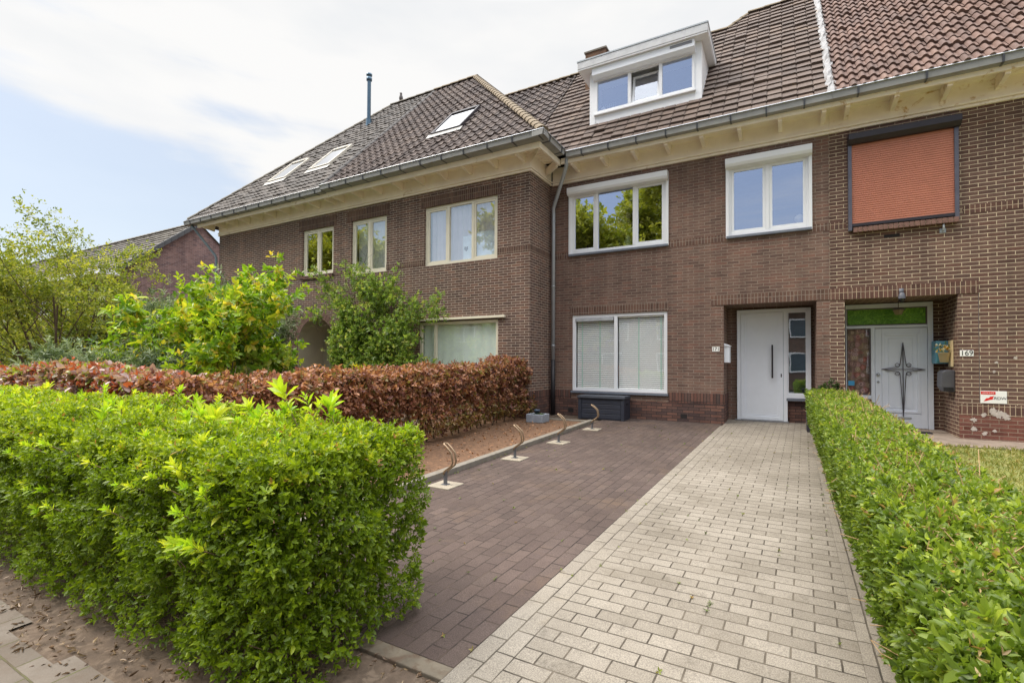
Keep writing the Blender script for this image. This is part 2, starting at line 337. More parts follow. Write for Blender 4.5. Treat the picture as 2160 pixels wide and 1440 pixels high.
# ---- foliage
def unit(a): return a/np.maximum(np.linalg.norm(a, axis=-1, keepdims=True), 1e-9)
def leaves(P, D, k=6, stem=.05, L=.03, W=.5, open0=1.25, open1=.45, jit=.25, rnd=None, szvar=.25, droop=.1, rjit=.13):
    P = np.asarray(P, 'f8'); D = unit(np.asarray(D, 'f8')); n = len(P)
    ref = np.where(np.abs(D[:, 2:3]) < .9, np.array([[0, 0, 1.]]), np.array([[1., 0, 0]]))
    A = unit(np.cross(D, ref)); B = np.cross(D, A); ph0 = RNG.uniform(0, 6.28, n); rs = RNG.random(n) if rnd is None else rnd
    sz = L*(1+szvar*RNG.normal(size=n)).clip(.5, 1.7); Vs = []; Rs = []
    for j in range(k):
        t = (j//2*2+1)/k if k > 2 else .7; ph = ph0+(j % 2)*math.pi+(j//2)*1.57+RNG.normal(0, .2, n)
        op = open0+(open1-open0)*t+RNG.normal(0, jit, n)
        rad = A*np.cos(ph)[:, None]+B*np.sin(ph)[:, None]
        ld = unit(D*np.cos(op)[:, None]+rad*np.sin(op)[:, None]); ld[:, 2] -= droop*RNG.random(n); ld = unit(ld)
        Nn = unit(D-(D*ld).sum(1, keepdims=True)*ld+RNG.normal(0, jit, (n, 3))); sd_ = unit(np.cross(ld, Nn)); Nn = np.cross(sd_, ld)
        o = P+D*(stem*t); l = (sz*(1-.35*t*0)*RNG.uniform(.75, 1.15, n))[:, None]; w_ = l*W
        v = np.stack([o, o+ld*l*.32+sd_*w_*.5+Nn*w_*.12, o+ld*l*.72+sd_*w_*.36+Nn*w_*.06, o+ld*l-Nn*l*.12, o+ld*l*.72-sd_*w_*.36+Nn*w_*.06, o+ld*l*.32-sd_*w_*.5+Nn*w_*.12], 1)
        Vs.append(v.reshape(-1, 3)); Rs.append(np.repeat((rs+RNG.normal(0, rjit, n)).clip(0, 1), 6))
    return np.concatenate(Vs), np.concatenate(Rs)
def leaf_obj(name, parts, mat, parent=None, loc=None):
    V = np.concatenate([p[0] for p in parts]); A = np.concatenate([p[1] for p in parts]); n = len(V)//6
    b = (np.arange(n)*6)[:, None]; Q = np.concatenate([b+np.array([[0, 1, 2, 3]]), b+np.array([[0, 3, 4, 5]])])
    return npmesh(name, V, Q, mat, parent, A, loc=loc)
def twigs(name, P0, P1, r0, r1, mat, parent=None, n=4, loc=None):
    P0 = np.asarray(P0, 'f8'); P1 = np.asarray(P1, 'f8'); D = unit(P1-P0)
    ref = np.where(np.abs(D[:, 2:3]) < .9, np.array([[0, 0, 1.]]), np.array([[1., 0, 0]])); A = unit(np.cross(D, ref)); B = np.cross(D, A)
    r0 = np.broadcast_to(r0, len(P0))[:, None]; r1 = np.broadcast_to(r1, len(P0))[:, None]; V = []
    for P, r in ((P0, r0), (P1, r1)):
        for k in range(n):
            a = 2*math.pi*k/n; V.append(P+(A*math.cos(a)+B*math.sin(a))*r)
    V = np.stack(V, 1).reshape(-1, 3); b = (np.arange(len(P0))*2*n)[:, None]
    Q = np.concatenate([b+np.array([[k, (k+1) % n, n+(k+1) % n, n+k]]) for k in range(n)])
    return npmesh(name, V, Q, mat, parent, smooth=True, loc=loc)
def vnoise(p, s, seed=0):
    """cheap smooth pseudo noise -1..1"""
    x, y, z = p[:, 0]*s, p[:, 1]*s, p[:, 2]*s
    return (np.sin(x*1.7+seed+2*np.sin(y*1.1+seed*2))+np.sin(y*2.3+1.3*seed+1.7*np.sin(z*1.9))+np.sin(z*2.1+seed*.7+1.5*np.sin(x*1.3)))/3
def hedge_pts(x0, x1, y0, y1, h, dens, faces, skin=.16, bumpa=.05, seed=1, inset=None, zlow=.03, hfun=None):
    """points and outward directions in the leafy skin of a clipped hedge box"""
    P = []; D = []
    dims = {'x-': (y1-y0)*h, 'x+': (y1-y0)*h, 'y-': (x1-x0)*h, 'y+': (x1-x0)*h, 't': (x1-x0)*(y1-y0)}
    for f in faces:
        n = int(dims[f]*dens); a = RNG.random(n); b = RNG.random(n)**.85; u = x0+(x1-x0)*a; v = y0+(y1-y0)*a; z = zlow+(h-zlow)*b
        if f == 'x-': p = np.stack([np.full(n, x0), v, z], 1); d = np.array([-1, 0, 0.])
        if f == 'x+': p = np.stack([np.full(n, x1), v, z], 1); d = np.array([1, 0, 0.])
        if f == 'y-': p = np.stack([u, np.full(n, y0), z], 1); d = np.array([0, -1, 0.])
        if f == 'y+': p = np.stack([u, np.full(n, y1), z], 1); d = np.array([0, 1, 0.])
        if f == 't': p = np.stack([u, y0+(y1-y0)*RNG.random(n), np.full(n, h)], 1); d = np.array([0, 0, 1.])
        D.append(np.tile(d, (n, 1))); P.append(p)
    P = np.concatenate(P); D = np.concatenate(D); n = len(P)
    # round the edges
    c = np.array([(x0+x1)/2, (y0+y1)/2, h/2]); q = (P-c)/np.array([(x1-x0)/2, (y1-y0)/2, h/2])
    e = np.sort(np.abs(q), axis=1)[:, 1]
    rdist = np.minimum(np.minimum(np.where(D[:, 2] > .5, 9, h-P[:, 2]), np.where(np.abs(D[:, 0]) > .5, 9, np.minimum(P[:, 0]-x0, x1-P[:, 0]))), np.where(np.abs(D[:, 1]) > .5, 9, np.minimum(P[:, 1]-y0, y1-P[:, 1])))
    P -= D*(np.exp(-rdist/.08)*.08)[:, None]
    P += D*(bumpa*(vnoise(P, 5, seed)+.6*vnoise(P, 13, seed+3)))[:, None]
    dep = RNG.exponential(skin*.45, n).clip(0, skin*2); P -= D*dep[:, None]
    Dn = unit(D+np.array([0, 0, .45])+RNG.normal(0, .5, (n, 3)))
    if hfun is not None: P[:, 2] += hfun(P)*(P[:, 2]/h)
    P[:, 2] += gz(P[:, 1])
    return P, Dn, dep
def tree_skel(base, height, stems, spread, levels=3, seed=0, kids=4, r=.03, lean=0, curve=.25, up=.35, frac=.62, start=.25):
    rg = random.Random(seed); segs = []; tips = []
    def grow(p, d, L, r, lev):
        n = 4; q = Vector(p); d = Vector(d).normalized(); pts = [q.copy()]
        for i in range(n):
            d = (d+Vector((rg.gauss(0, curve*.5), rg.gauss(0, curve*.5), rg.gauss(0, curve*.3)+up*.25))).normalized(); q2 = q+d*L/n
            r1 = r*(1-(i+1)/n*.55); segs.append((q.copy(), q2.copy(), r*(1-i/n*.55), r1))
            q = q2; pts.append(q.copy())
            if lev == 0 or (lev == 1 and i > 0): tips.append((q.copy(), d.copy()))
        if lev > 0:
            for k in range(kids):
                f = start+(1-start)*(k+rg.random())/kids; i = min(n-1, int(f*n)); b = pts[i].lerp(pts[i+1], f*n-i)
                a = rg.uniform(0, 6.28); sd_ = Vector((math.cos(a), math.sin(a), rg.uniform(-.1, .4)))
                grow(b, (d*.55+sd_*.8).normalized(), L*frac*rg.uniform(.7, 1.15)*(1.1-f*.4), r*(1-f*.5)*.55, lev-1)
    for s in range(stems):
        a = 6.28*s/stems+rg.random(); m = spread*rg.uniform(.5, 1)
        grow(Vector(base)+Vector((math.cos(a)*.05, math.sin(a)*.05, 0)), (math.cos(a)*m+lean, math.sin(a)*m, 1), height*rg.uniform(.75, 1)*.75, r, levels)
    return segs, tips
def seg_obj(name, segs, mat, parent=None, n=6, loc=None):
    return twigs(name, [tuple(s[0]) for s in segs], [tuple(s[1]) for s in segs], np.array([s[2] for s in segs]), np.array([s[3] for s in segs]), mat, parent, n, loc)
def scatter_on(tips, per, sp):
    P = np.array([tuple(t[0]) for t in tips]); D = np.array([tuple(t[1]) for t in tips])
    P = np.repeat(P, per, 0); D = np.repeat(D, per, 0); P = P+RNG.normal(0, sp, P.shape); D = unit(D+RNG.normal(0, .6, D.shape)); return P, D

# ---- roofs
def tiles(name, mat, parent, origin, U, Sd, u0, u1, V, tw, tc_, prof, lip=.03, clips=(), jit=.006, seed=0):
    """courses of individual tiles on the plane origin + u*U + v*Sd"""
    rg = random.Random(seed); U = Vector(U).normalized(); Sd = Vector(Sd).normalized(); Nn = U.cross(Sd); O = Vector(origin)
    if Nn.z < 0: Nn = -Nn
    vs_, fs, uvs = [], [], []; nc = int(math.ceil(V/tc_)); nu0 = int(math.floor(u0/tw)); nu1 = int(math.ceil(u1/tw)); m = len(prof)
    for c in range(nc):
        for i in range(nu0, nu1):
            k = len(vs_); j = rg.gauss(0, jit); jt = rg.gauss(0, jit*.5)
            for row, (dv, dh) in enumerate(((0, -.008), (0, lip), (.5, lip*.5), (1.03, .0))):
                for q, (du, h) in enumerate(prof):
                    p = O+U*((i+du)*tw)+Sd*((c+dv)*tc_)+Nn*(h+dh+(j+jt*du if row else 0)); vs_.append(p); uvs.append((i+min(max(du, .02), .98), c+min(dv, .97)*.99+.005))
            for r0 in range(3):
                for q in range(m-1): a = k+r0*m+q; fs.append((a, a+1, a+m+1, a+m))
    bm = bmesh.new(); bv = [bm.verts.new(p) for p in vs_]; uvl = bm.loops.layers.uv.new('UVMap')
    for f in fs:
        fc = bm.faces.new([bv[i] for i in f])
        for lp, i in zip(fc.loops, f): lp[uvl].uv = uvs[i]
    for co_, no in clips:
        bmesh.ops.bisect_plane(bm, geom=bm.verts[:]+bm.edges[:]+bm.faces[:], plane_co=co_, plane_no=no, clear_outer=True)
    me = bpy.data.meshes.new(name); bm.to_mesh(me); bm.free(); me.materials.append(mat)
    if len(prof) > 5: 
        me.shade_smooth()
        try: me.set_sharp_from_angle(angle=R(38))
        except Exception: pass
    return link(name, me, parent)
PROF_FLAT = [(0, 0), (.03, .012), (.5, .012), (.93, .012), (.96, .0), (1, 0)]
PROF_ROMAN = [(i/10, .045*max(0, math.sin(math.pi*(i/10)/.72))**.8 if i/10 < .72 else 0) for i in range(11)]
PROF_S = [(0, .0), (.12, -.012), (.35, -.016), (.55, -.004), (.72, .022), (.85, .03), (.95, .018), (1.0, .0)]
PROF_SMALL = [(0, 0), (.15, .016), (.4, .016), (.55, 0), (1, 0)]
def ridge_caps(name, a, b, r, step, mat, parent, squash=.7, over=.02):
    a, b = Vector(a), Vector(b); d = (b-a); L = d.length; d.normalize(); n = max(1, int(L/step)); sd_ = d.cross(Vector((0, 0, 1))).normalized(); up = sd_.cross(d); mb = MB()
    if up.z < 0: up = -up
    for i in range(n):
        p = a+d*(i*L/n); q = a+d*((i+1)*L/n+over); k = 8; ring = []
        for P, rr in ((p, r*1.08), (q, r*.92)):
            for j in range(k+1):
                an = math.pi*j/k; ring.append(P+sd_*math.cos(an)*rr+up*(math.sin(an)*rr*squash))
        ring += [P_-up*.02 for P_ in ring[:k+1]]
        mb.add([tuple(x) for x in ring], [(j, j+1, k+1+j+1, k+1+j) for j in range(k)]+[(j+1, j, 2*k+2+j, 2*k+3+j) for j in range(k)]+[tuple(range(k+1))])
    return mb.build(name, mat, parent)
def text_mesh(name, s, size, mat, parent, center, ext=.001, sx=1, facing='y'):
    c = bpy.data.curves.new(name, 'FONT'); c.body = s; c.size = size; c.align_x = 'CENTER'; c.align_y = 'CENTER'; c.extrude = ext
    tmp = bpy.data.objects.new('tmp', c); COL.objects.link(tmp); bpy.context.view_layer.update()
    me = bpy.data.meshes.new_from_object(tmp.evaluated_get(bpy.context.evaluated_depsgraph_get())); bpy.data.objects.remove(tmp)
    me.transform(Matrix.Translation(center) @ Matrix.Rotation(R(90), 4, 'X') @ Matrix.Diagonal((sx, 1, 1, 1)))
    me.materials.clear(); me.materials.append(mat); me.name = name
    return link(name, me, parent)

# ------------------------------------------------------------------ setting: ground, paving
def sheet(name, mat, pts, off, thick=0, shear=.0327):
    mb = MB(); n = len(pts); mb.poly([(x, y, gz(y)+off) for x, y in pts])
    if thick: mb.prism([(x, y, gz(y)+off-thick) for x, y in pts], (0, 0, thick-.001))
    o = mb.build(name, mat); me = o.data; ul = me.uv_layers[0].data
    for lp in me.loops:
        c = me.vertices[lp.vertex_index].co; ul[lp.index].uv = (c.x+1.427-shear*c.y, c.y)
    return struct(o)
EARTH = plain('earth', (90, 76, 64), .95, var=.35, vscale=9, bump=1., dirt=((112, 97, 83), 11, .52))
MULCH = plain('bark_soil', (108, 80, 58), .95, var=.35, vscale=14, bump=1., dirt=((72, 52, 40), 22, .52))
g = MB(); xs = [-400, -60, -20, -5, 0, 5, 20, 60, 400]; ys = [-300, -60, -20, 0, 12, 30, 90, 400]
def gzz(y): return gz(max(-20, min(30, y)))-.012
for a, b in zip(xs, xs[1:]):
    for c, d in zip(ys, ys[1:]): g.quad((a, c, gzz(c)), (b, c, gzz(c)), (b, d, gzz(d)), (a, d, gzz(d)))
struct(g.build('ground', EARTH))
PAV_B = paver('brown_pavers', [(76, 65, 61), (82, 70, 66), (87, 75, 70), (79, 67, 63), (90, 77, 72)], ((44, 38, 36), (88, 75, 66)), rot=True, stain=((104, 86, 70), 1.3, .54))
PAV_G = paver('grey_pavers', [(129, 122, 112), (134, 127, 117), (138, 131, 121), (130, 123, 113), (123, 116, 106)], ((60, 54, 47), (108, 99, 87)), stain=((104, 96, 84), 1.9, .55), speck=(.6, 1.36))
PAV_E = paver('grey_edge_pavers', [(129, 122, 112), (134, 127, 117), (138, 131, 121), (124, 117, 108)], ((62, 57, 50), (108, 100, 88)), rot=True, stain=((140, 126, 104), 2.4, .58), speck=(.6, 1.36))
SLAB = paver('pavement_slabs', [(104, 96, 88), (113, 105, 97), (119, 111, 103)], ((84, 74, 60), (96, 100, 62)), w=.3, h=.3, stain=((92, 78, 66), 1.8, .48), speck=(.9, 1.08))
sheet('driveway', PAV_B, [(-3.62, 1.9), (-1.3649, 1.9), (-1.0797, 10.62), (-3.4, 10.62)], .004)
sheet('path_edge_row', PAV_E, [(-1.391, 1.1), (-1.182, 1.1), (-.8812, 10.3), (-1.0902, 10.3)], .006)
sheet('garden_path', PAV_G, [(-1.1974, .6), (.30, .6), (.40, 10.62), (.54, 10.62), (.54, 11.5), (-1.05, 11.5), (-1.05, 10.3), (-.8802, 10.3)], .008)
sheet('path_border_row', PAV_E, [(.301, .6), (.42, .6), (.52, 10.6), (.401, 10.6)], .01, shear=.01)
sheet('pavement', SLAB, [(-30, -2), (-1.9, -2), (-1.9, .86), (-2.5, .88), (-2.5, 1.08), (-3.1, 1.08), (-3.1, 1.0), (-3.7, 1.0), (-3.7, 1.1), (-30, 1.1)], .0, shear=0)
sheet('planting_bed', MULCH, [(-6.6, 1.9), (-3.72, 1.9), (-3.66, 9.55), (-4.88, 9.55), (-6.6, 9.55)], .02)
CONC = plain('concrete_edging', (120, 114, 105), .85, var=.15, vscale=10, bump=.4, dirt=((120, 108, 90), 9, .55))
k = MB()
k.prism([(-3.73, 1.9, gz(1.9)+.0), (-3.62, 1.9, gz(1.9)), (-3.42, 9.62, gz(9.62)), (-3.53, 9.62, gz(9.62))], (0, 0, .07))
k.prism([(-4.9, 9.55, gz(9.5)), (-3.53, 9.55, gz(9.5)), (-3.53, 9.625, gz(9.5)), (-4.9, 9.625, gz(9.5))], (0, 0, .05))
struct(k.build('garden_edging', CONC, bevel=.006))
k = MB(); k.prism([(-3.7, 1.80, 0), (-1.366, 1.80, 0), (-1.366, 1.898, 0), (-3.7, 1.898, 0)], (0, 0, gz(1.9)+.006)); struct(k.build('front_edging', plain('dirty_edging', (104, 95, 82), .9, var=.3, vscale=7, bump=.5, dirt=((92, 76, 62), 5, .46)), bevel=.006))
k = MB(); k.prism([(.425, .6, .0), (.485, .6, .0), (.575, 9.9, gz(9.9)), (.515, 9.9, gz(9.9))], (0, 0, .05)); struct(k.build('hedge_edging', CONC, bevel=.006))
# neighbour's side: short lawn and a slab step
LAWN = plain('lawn_soil', (118, 122, 66), .95, var=.25, vscale=4, bump=.8, dirt=((150, 140, 92), 3, .55))
sheet('lawn', LAWN, [(.55, .5), (9, .5), (9, 9.75), (.6, 9.75)], -.005)
FLAG = plain('old_flagstones', (136, 122, 110), .9, var=.2, vscale=5, bump=.4, dirt=((96, 96, 62), 6, .6))
sheet('neighbour_path', FLAG, [(.6, 9.75), (9, 9.75), (9, 10.58), (2.525, 10.58), (2.525, 11.5), (.97, 11.5), (.97, 10.6), (.6, 10.6)], .004)
sheet('neighbour_yard', EARTH, [(-40, 1.9), (-6.6, 1.9), (-6.6, 9.5), (-40, 9.5)], .0)
ASPH = plain('asphalt', (92, 92, 92), .9, var=.15, vscale=8); m_ = MB(); m_.quad((-80, -9, -.06), (60, -9, -.06), (60, -2.2, -.06), (-80, -2.2, -.06)); struct(m_.build('road', ASPH))

# ------------------------------------------------------------------ houses
ZF = 5.74          # underside of the painted frieze
def frieze(parent, x0, x1, y, worn=False, ret=None):
    """painted frieze board with mouldings; ret=(x,y0,y1) adds the return on a side wall facing +X"""
    m = CREAM_WORN if worn else CREAM; f = MB()
    for dz0, dz1, d in ((0, .035, .045), (.035, .06, .02), (.06, .1, .055), (.1, .125, .03), (.125, .42, .018)):
        f.box(x0, x1+(d if ret else 0), y-d, y+.03, ZF+dz0, ZF+dz1-.0005)
        if ret: f.box(ret[0]-.03, ret[0]+d, y+.031, ret[1]-d, ZF+dz0, ZF+dz1-.0005)
    return f.build('frieze', m, parent, .003)
def gutter(parent, path, name='gutter', z=6.22, step=.62, wdt=.14, hgt=.11):
    """box gutter following path (outer edge points, left to right)"""
    g_ = MB(); ms = []
    for (a, b, nrm) in path:
        a = Vector(a+(0,)); b = Vector(b+(0,)); nn = Vector(nrm+(0,)); d = (b-a); L = d.length; d.normalize(); inn = -nn
        def sec(P): return [P+inn*0+Vector((0, 0, z)), P+inn*.012+Vector((0, 0, z+.012)), P+inn*.018+Vector((0, 0, z-.005)), P+inn*.03+Vector((0, 0, z-hgt)), P+inn*(wdt+.12)+Vector((0, 0, z-hgt-.01)), P+inn*(wdt+.12)+Vector((0, 0, z-.02))]
        s0, s1 = sec(a), sec(b); n = len(s0)
        # mitre handled by path ends
        g_.add([tuple(p) for p in s0+s1], [(i, (i+1), n+i+1, n+i) for i in range(n-1)])
        g_.add([tuple(p) for p in (s0[0], s0[3], s0[4], s0[5])], [(0, 1, 2, 3)]); g_.add([tuple(p) for p in (s1[0], s1[3], s1[4], s1[5])], [(0, 1, 2, 3)])
        q = .35
        while q < L:
            P = a+d*q
            pts = [P+inn*.000+Vector((0, 0, z-.0)), P+inn*.022+Vector((0, 0, z-hgt-.008)), P+inn*(wdt+.11)+Vector((0, 0, z-hgt-.018)), P+inn*(wdt+.11)+Vector((0, 0, z-hgt+.004)), P+inn*.032+Vector((0, 0, z-hgt+.004)), P+inn*.014+Vector((0, 0, z))]
            ms.append(([tuple(p-nn*-.004) for p in pts], tuple(d*.028))); q += step
    o = g_.build(name, ZINC, parent)
    sol = o.modifiers.new('s', 'SOLIDIFY'); sol.thickness = .004
    for q in ms: MB().prism(*q).build('gutter_bracket', plain('zinc_strap', (84, 86, 92), .4, .4), o)
    # bright folded lip
    lp = MB()
    for (a, b, nrm) in path:
        A_ = Vector(a+(z+.006,)); B_ = Vector(b+(z+.006,)); lp.tube([A_, B_], .009, 6)
    lp.build('gutter_lip', plain('zinc_lip', (190, 196, 206), .35, .5), o); return o
def eaves(parent, x0, x1, y, yf, worn=False, zf0=6.0, zf1=6.13, step=.64, endx=None):
    """soffit boards, rafter ends and the long fascia beam"""
    m = CREAM_WORN if worn else CREAM; s = MB(); e = endx if endx is not None else x1
    s.box(x0, e-.002, yf+.051, y+.02, 6.135, 6.16); s.build('soffit', m, parent)
    f = MB(); f.box(x0, e, yf, yf+.05, zf0, zf1); f.build('fascia', m, parent, .004)
    n = int((x1-x0)/step); r = MB()
    for i in range(n):
        x = x0+.25+i*(x1-x0-.35)/max(1, n-1)
        MB().prism([(x-.035, y-.02, ZF+.2), (x-.035, yf+.052, 5.98), (x-.035, yf+.052, 6.1335), (x-.035, y-.02, 6.1335)], (.07, 0, 0)).build('rafter_end', m, parent, .003)
def shell(parent, x0, x1, y0, y1, z1, mat):
    """back and party walls, closing the rooms behind the windows"""
    b = MB(); b.quad((x0, y1, 0), (x1, y1, 0), (x1, y1, z1), (x0, y1, z1)); b.quad((x0, y0, 0), (x0, y1, 0), (x0, y1, z1), (x0, y0, z1)); b.quad((x1, y0, 0), (x1, y1, 0), (x1, y1, z1), (x1, y0, z1))
    b.build('party_wall', mat, parent)
    c = MB(); c.box(x0+.01, x1-.01, y0+.2, y1-.01, 2.95, 3.1); c.box(x0+.01, x1-.01, y0+.2, y1-.01, 5.7, 5.8)
    for yy in (y0+3.2,): c.quad((x0+.01, yy, .2), (x1-.01, yy, .2), (x1-.01, yy, 5.9), (x0+.01, yy, 5.9))
    c.build('room', INT, parent)

# ---- left pair (the bay), front wall plane y = 9.5
YB = 9.5
def strip(parent, name, mat, x0, x1, z0, z1, y, pr=.006):
    m = MB(); m.box(x0, x1, y-pr, y+.01, z0, z1); return m.build(name, mat, parent)
HL = thing('row_house', (-13.8, YB, .26), 'brown brick terraced house with arched porch at the left end of the row', 'house')
HB = thing('row_house', (-8, YB, .26), 'brown brick house projecting forward with red-brown S tiles, three-light window and climbing rose', 'house')
XM = -10.95
wl = MB(); arch = (-12.6, -11.05, .2, 2.0)
wall_y(wl, YB, -16.73, XM, .0, ZF+.02, [(-12.45, -11.13, 4.02, 5.38, .1), arch+(1.0,), (-15.6, -13.6, 1.0, 2.5, .1)])
# arch head: fill the corners of a raised rectangle
HLw = wl
cx, rr, zz = -11.825, .775, 2.0
wl2 = MB(); wall_y(wl2, YB, -16.73, XM, 0, ZF+.02, [(-12.45, -11.13, 4.02, 5.38, .1), (-12.6, -11.05, .2, 2.775, 0.0), (-15.6, -13.6, 1.0, 2.5, .1)])
lin_ = MB()
for i in range(12):
    a0, a1 = math.pi*i/12, math.pi*(i+1)/12; p0 = (cx+rr*math.cos(a0), zz+rr*math.sin(a0)); p1 = (cx+rr*math.cos(a1), zz+rr*math.sin(a1)); cxr = cx+rr if i < 6 else cx-rr
    wl2.poly([(p0[0], YB, p0[1]), (p1[0], YB, p1[1]), (p1[0], YB, zz+rr), (p0[0], YB, zz+rr)]); lin_.quad((p0[0], YB, p0[1]), (p0[0], YB+.9, p0[1]), (p1[0], YB+.9, p1[1]), (p1[0], YB, p1[1]))
for x in (cx-rr, cx+rr): lin_.quad((x, YB, .2), (x, YB+.9, .2), (x, YB+.9, zz), (x, YB, zz))
wl2.quad((-16.73, YB, 0), (-16.73, 17.9, 0), (-16.73, 17.9, ZF), (-16.73, YB, ZF))
wl2.build('wall', B_BAY, HL); lin_.build('porch_lining', plain('limed_lining', (200, 190, 170), .85, var=.1, vscale=3), HL)
# arch ring
ar = MB()
for i in range(24):
    a0, a1 = math.pi*(i+.06)/24, math.pi*(i+.94)/24
    pts = [(cx+q*math.cos(a), YB-.006, zz+q*math.sin(a)) for q, a in ((rr, a0), (rr+.2, a0), (rr+.2, a1), (rr, a1))]; ar.prism(pts, (0, .01, 0))
ar.build('arch_ring', plain('arch_brick', (112, 86, 76), .9, var=.3, vscale=20), HL)
pl = MB(); pl.box(cx-rr+.001, cx+rr-.001, YB+.9, YB+.95, .2, 2.78); pl.build('porch_wall', plain('limed_porch', (196, 186, 166), .85, var=.1, vscale=3), HL)
pj = MB(); pj.box(-11.5, -11.15, YB+.6, YB+.64, .26, 2.3); pj.build('porch_door', plain('porch_door_paint', (188, 178, 154), .5), HL, .004)
window(HL, -12.45, -11.13, 4.02, 5.38, YB+.05, [-11.8], CREAM_WIN, GLASS_B, .07, sill=(.1, .1, B_PLINTH))
window(HL, -15.6, -13.6, 1.0, 2.5, YB+.05, [-14.6], CREAM_WIN, GLASS_B, .07)
strip(HL, 'brick_band', B_BAY_V, -16.73, -12.45, 3.93, 4.07, YB); strip(HL, 'brick_band', B_BAY_V, -11.13, XM, 3.93, 4.07, YB)
strip(HL, 'lintel', B_BAY_V, -12.6, -11.0, 5.382, 5.66, YB)
frieze(HL, -16.75, XM-.001, YB); eaves(HL, -17.25, XM-.001, YB, 9.05, step=.62)
# right half
wb = MB(); holes = [(-10.42, -9.11, 3.9, 5.39, .1), (-7.84, -5.71, 3.9, 5.37, .1), (-7.98, -5.68, 1.0, 2.52, .07), (-10.3, -9.35, .2, 2.35, .3)]
wall_y(wb, YB, XM, -4.87, 0, ZF+.02, holes); wb.quad((-4.87, YB, 0), (-4.87, 10.6, 0), (-4.87, 10.6, ZF+.02), (-4.87, YB, ZF+.02))
wb.build('wall', B_BAY, HB)
window(HB, -10.42, -9.11, 3.9, 5.39, YB+.05, [-9.77], CREAM_WIN, GLASS_B, .07, sill=(.03, .04, B_PLINTH))
window(HB, -7.84, -5.71, 3.9, 5.37, YB+.05, [-7.14, -6.42], CREAM_WIN, GLASS_B, .07, sash=(0, 2), sill=(.02, .03, DARK))
window(HB, -7.98, -5.68, 1.0, 2.5, YB+.03, [-7.5], CREAM_WIN, GLASS_G, .07, sash=())
dr = MB(); dr.box(-10.29, -9.36, YB+.25, YB+.3, .26, 2.34); dr.build('door', plain('dark_door', (70, 66, 60), .5), HB, .003)
cn = MB(); cn.box(-8.05, -5.48, YB-.07, YB-.001, 2.53, 2.585); cn.build('canopy_board', CREAM_WIN, HB, .004)
strip(HB, 'brick_band', B_BAY_V, XM, -10.42, 3.93, 4.07, YB); strip(HB, 'brick_band', B_BAY_V, -9.11, -7.84, 3.93, 4.07, YB)
bd = MB(); bd.box(-5.71, -4.864, YB-.006, YB+.005, 3.97, 4.11); bd.box(-4.875, -4.864, YB+.0055, 10.59, 3.97, 4.11); bd.build('brick_band', B_BAY_V, HB)
strip(HB, 'lintel', B_BAY_V, -10.6, -9.0, 5.392, 5.66, YB); strip(HB, 'lintel', B_BAY_V, -7.95, -5.6, 5.372, 5.62, YB)
pb = MB(); pb.box(-9.2, -4.862, YB-.008, YB+.003, .1, .7); pb.box(-4.875, -4.862, YB+.0035, 10.58, .1, .7); pb.build('plinth', B_PLINTH, HB)
ps = MB(); ps.box(-4.875, -4.858, YB-.01, 10.58, .705, .88); ps.box(-5.6, -4.876, YB-.01, YB+.003, .705, .88); ps.build('plinth_course', B_PLINTH_V, HB)
frieze(HB, XM, -4.87, YB, ret=(-4.87, 10.6))
eaves(HB, XM, -4.9, YB, 9.05, step=.62, endx=-4.42)
ev = MB(); ev.box(-4.47, -4.42, 9.101, 10.15, 6.0, 6.13); ev.build('fascia', CREAM, HB, .004)
ev = MB(); ev.box(-4.87, -4.475, 9.3, 10.2, 6.136, 6.16)
for i in range(7): ev.box(-4.87, -4.475, 9.35+i*.12, 9.36+i*.12, 6.125, 6.136)
ev.build('soffit', CREAM, HB)
MB().prism([(-4.87, YB, ZF+.2), (-4.82, YB-.05, ZF+.2), (-4.44, 9.07, 5.96), (-4.49, 9.12, 5.96)], (0, 0, .17)).build('corner_bracket', CREAM, HB); dg = MB(); dg.prism([(-4.85, 10.25, ZF+.16), (-4.47, 10.02, 5.96), (-4.47, 10.1, 5.96), (-4.85, 10.34, ZF+.16)], (0, 0, .17)); dg.build('corner_bracket', CREAM, HB)
TB = R(46); SB = (0, math.cos(TB), math.sin(TB)); OB = (0, 8.92, 6.24)
ROOF_L = tilemat('roof_tile_grey', [(76, 72, 70), (86, 81, 78), (94, 88, 84), (80, 77, 76)], rough=.7)
ROOF_S = tilemat('roof_tile_umber', [(78, 70, 68), (90, 80, 77), (100, 89, 84), (84, 76, 74), (106, 94, 88)], moss=[((150, 140, 112), 9, .7)])
V_TOP = (11.32-6.24)/math.sin(TB); yr = 8.92+V_TOP*math.cos(TB)
hipR = (Vector((-4.28, 8.92, 6.24)), Vector((1, 1, 0)).normalized()*1.0)
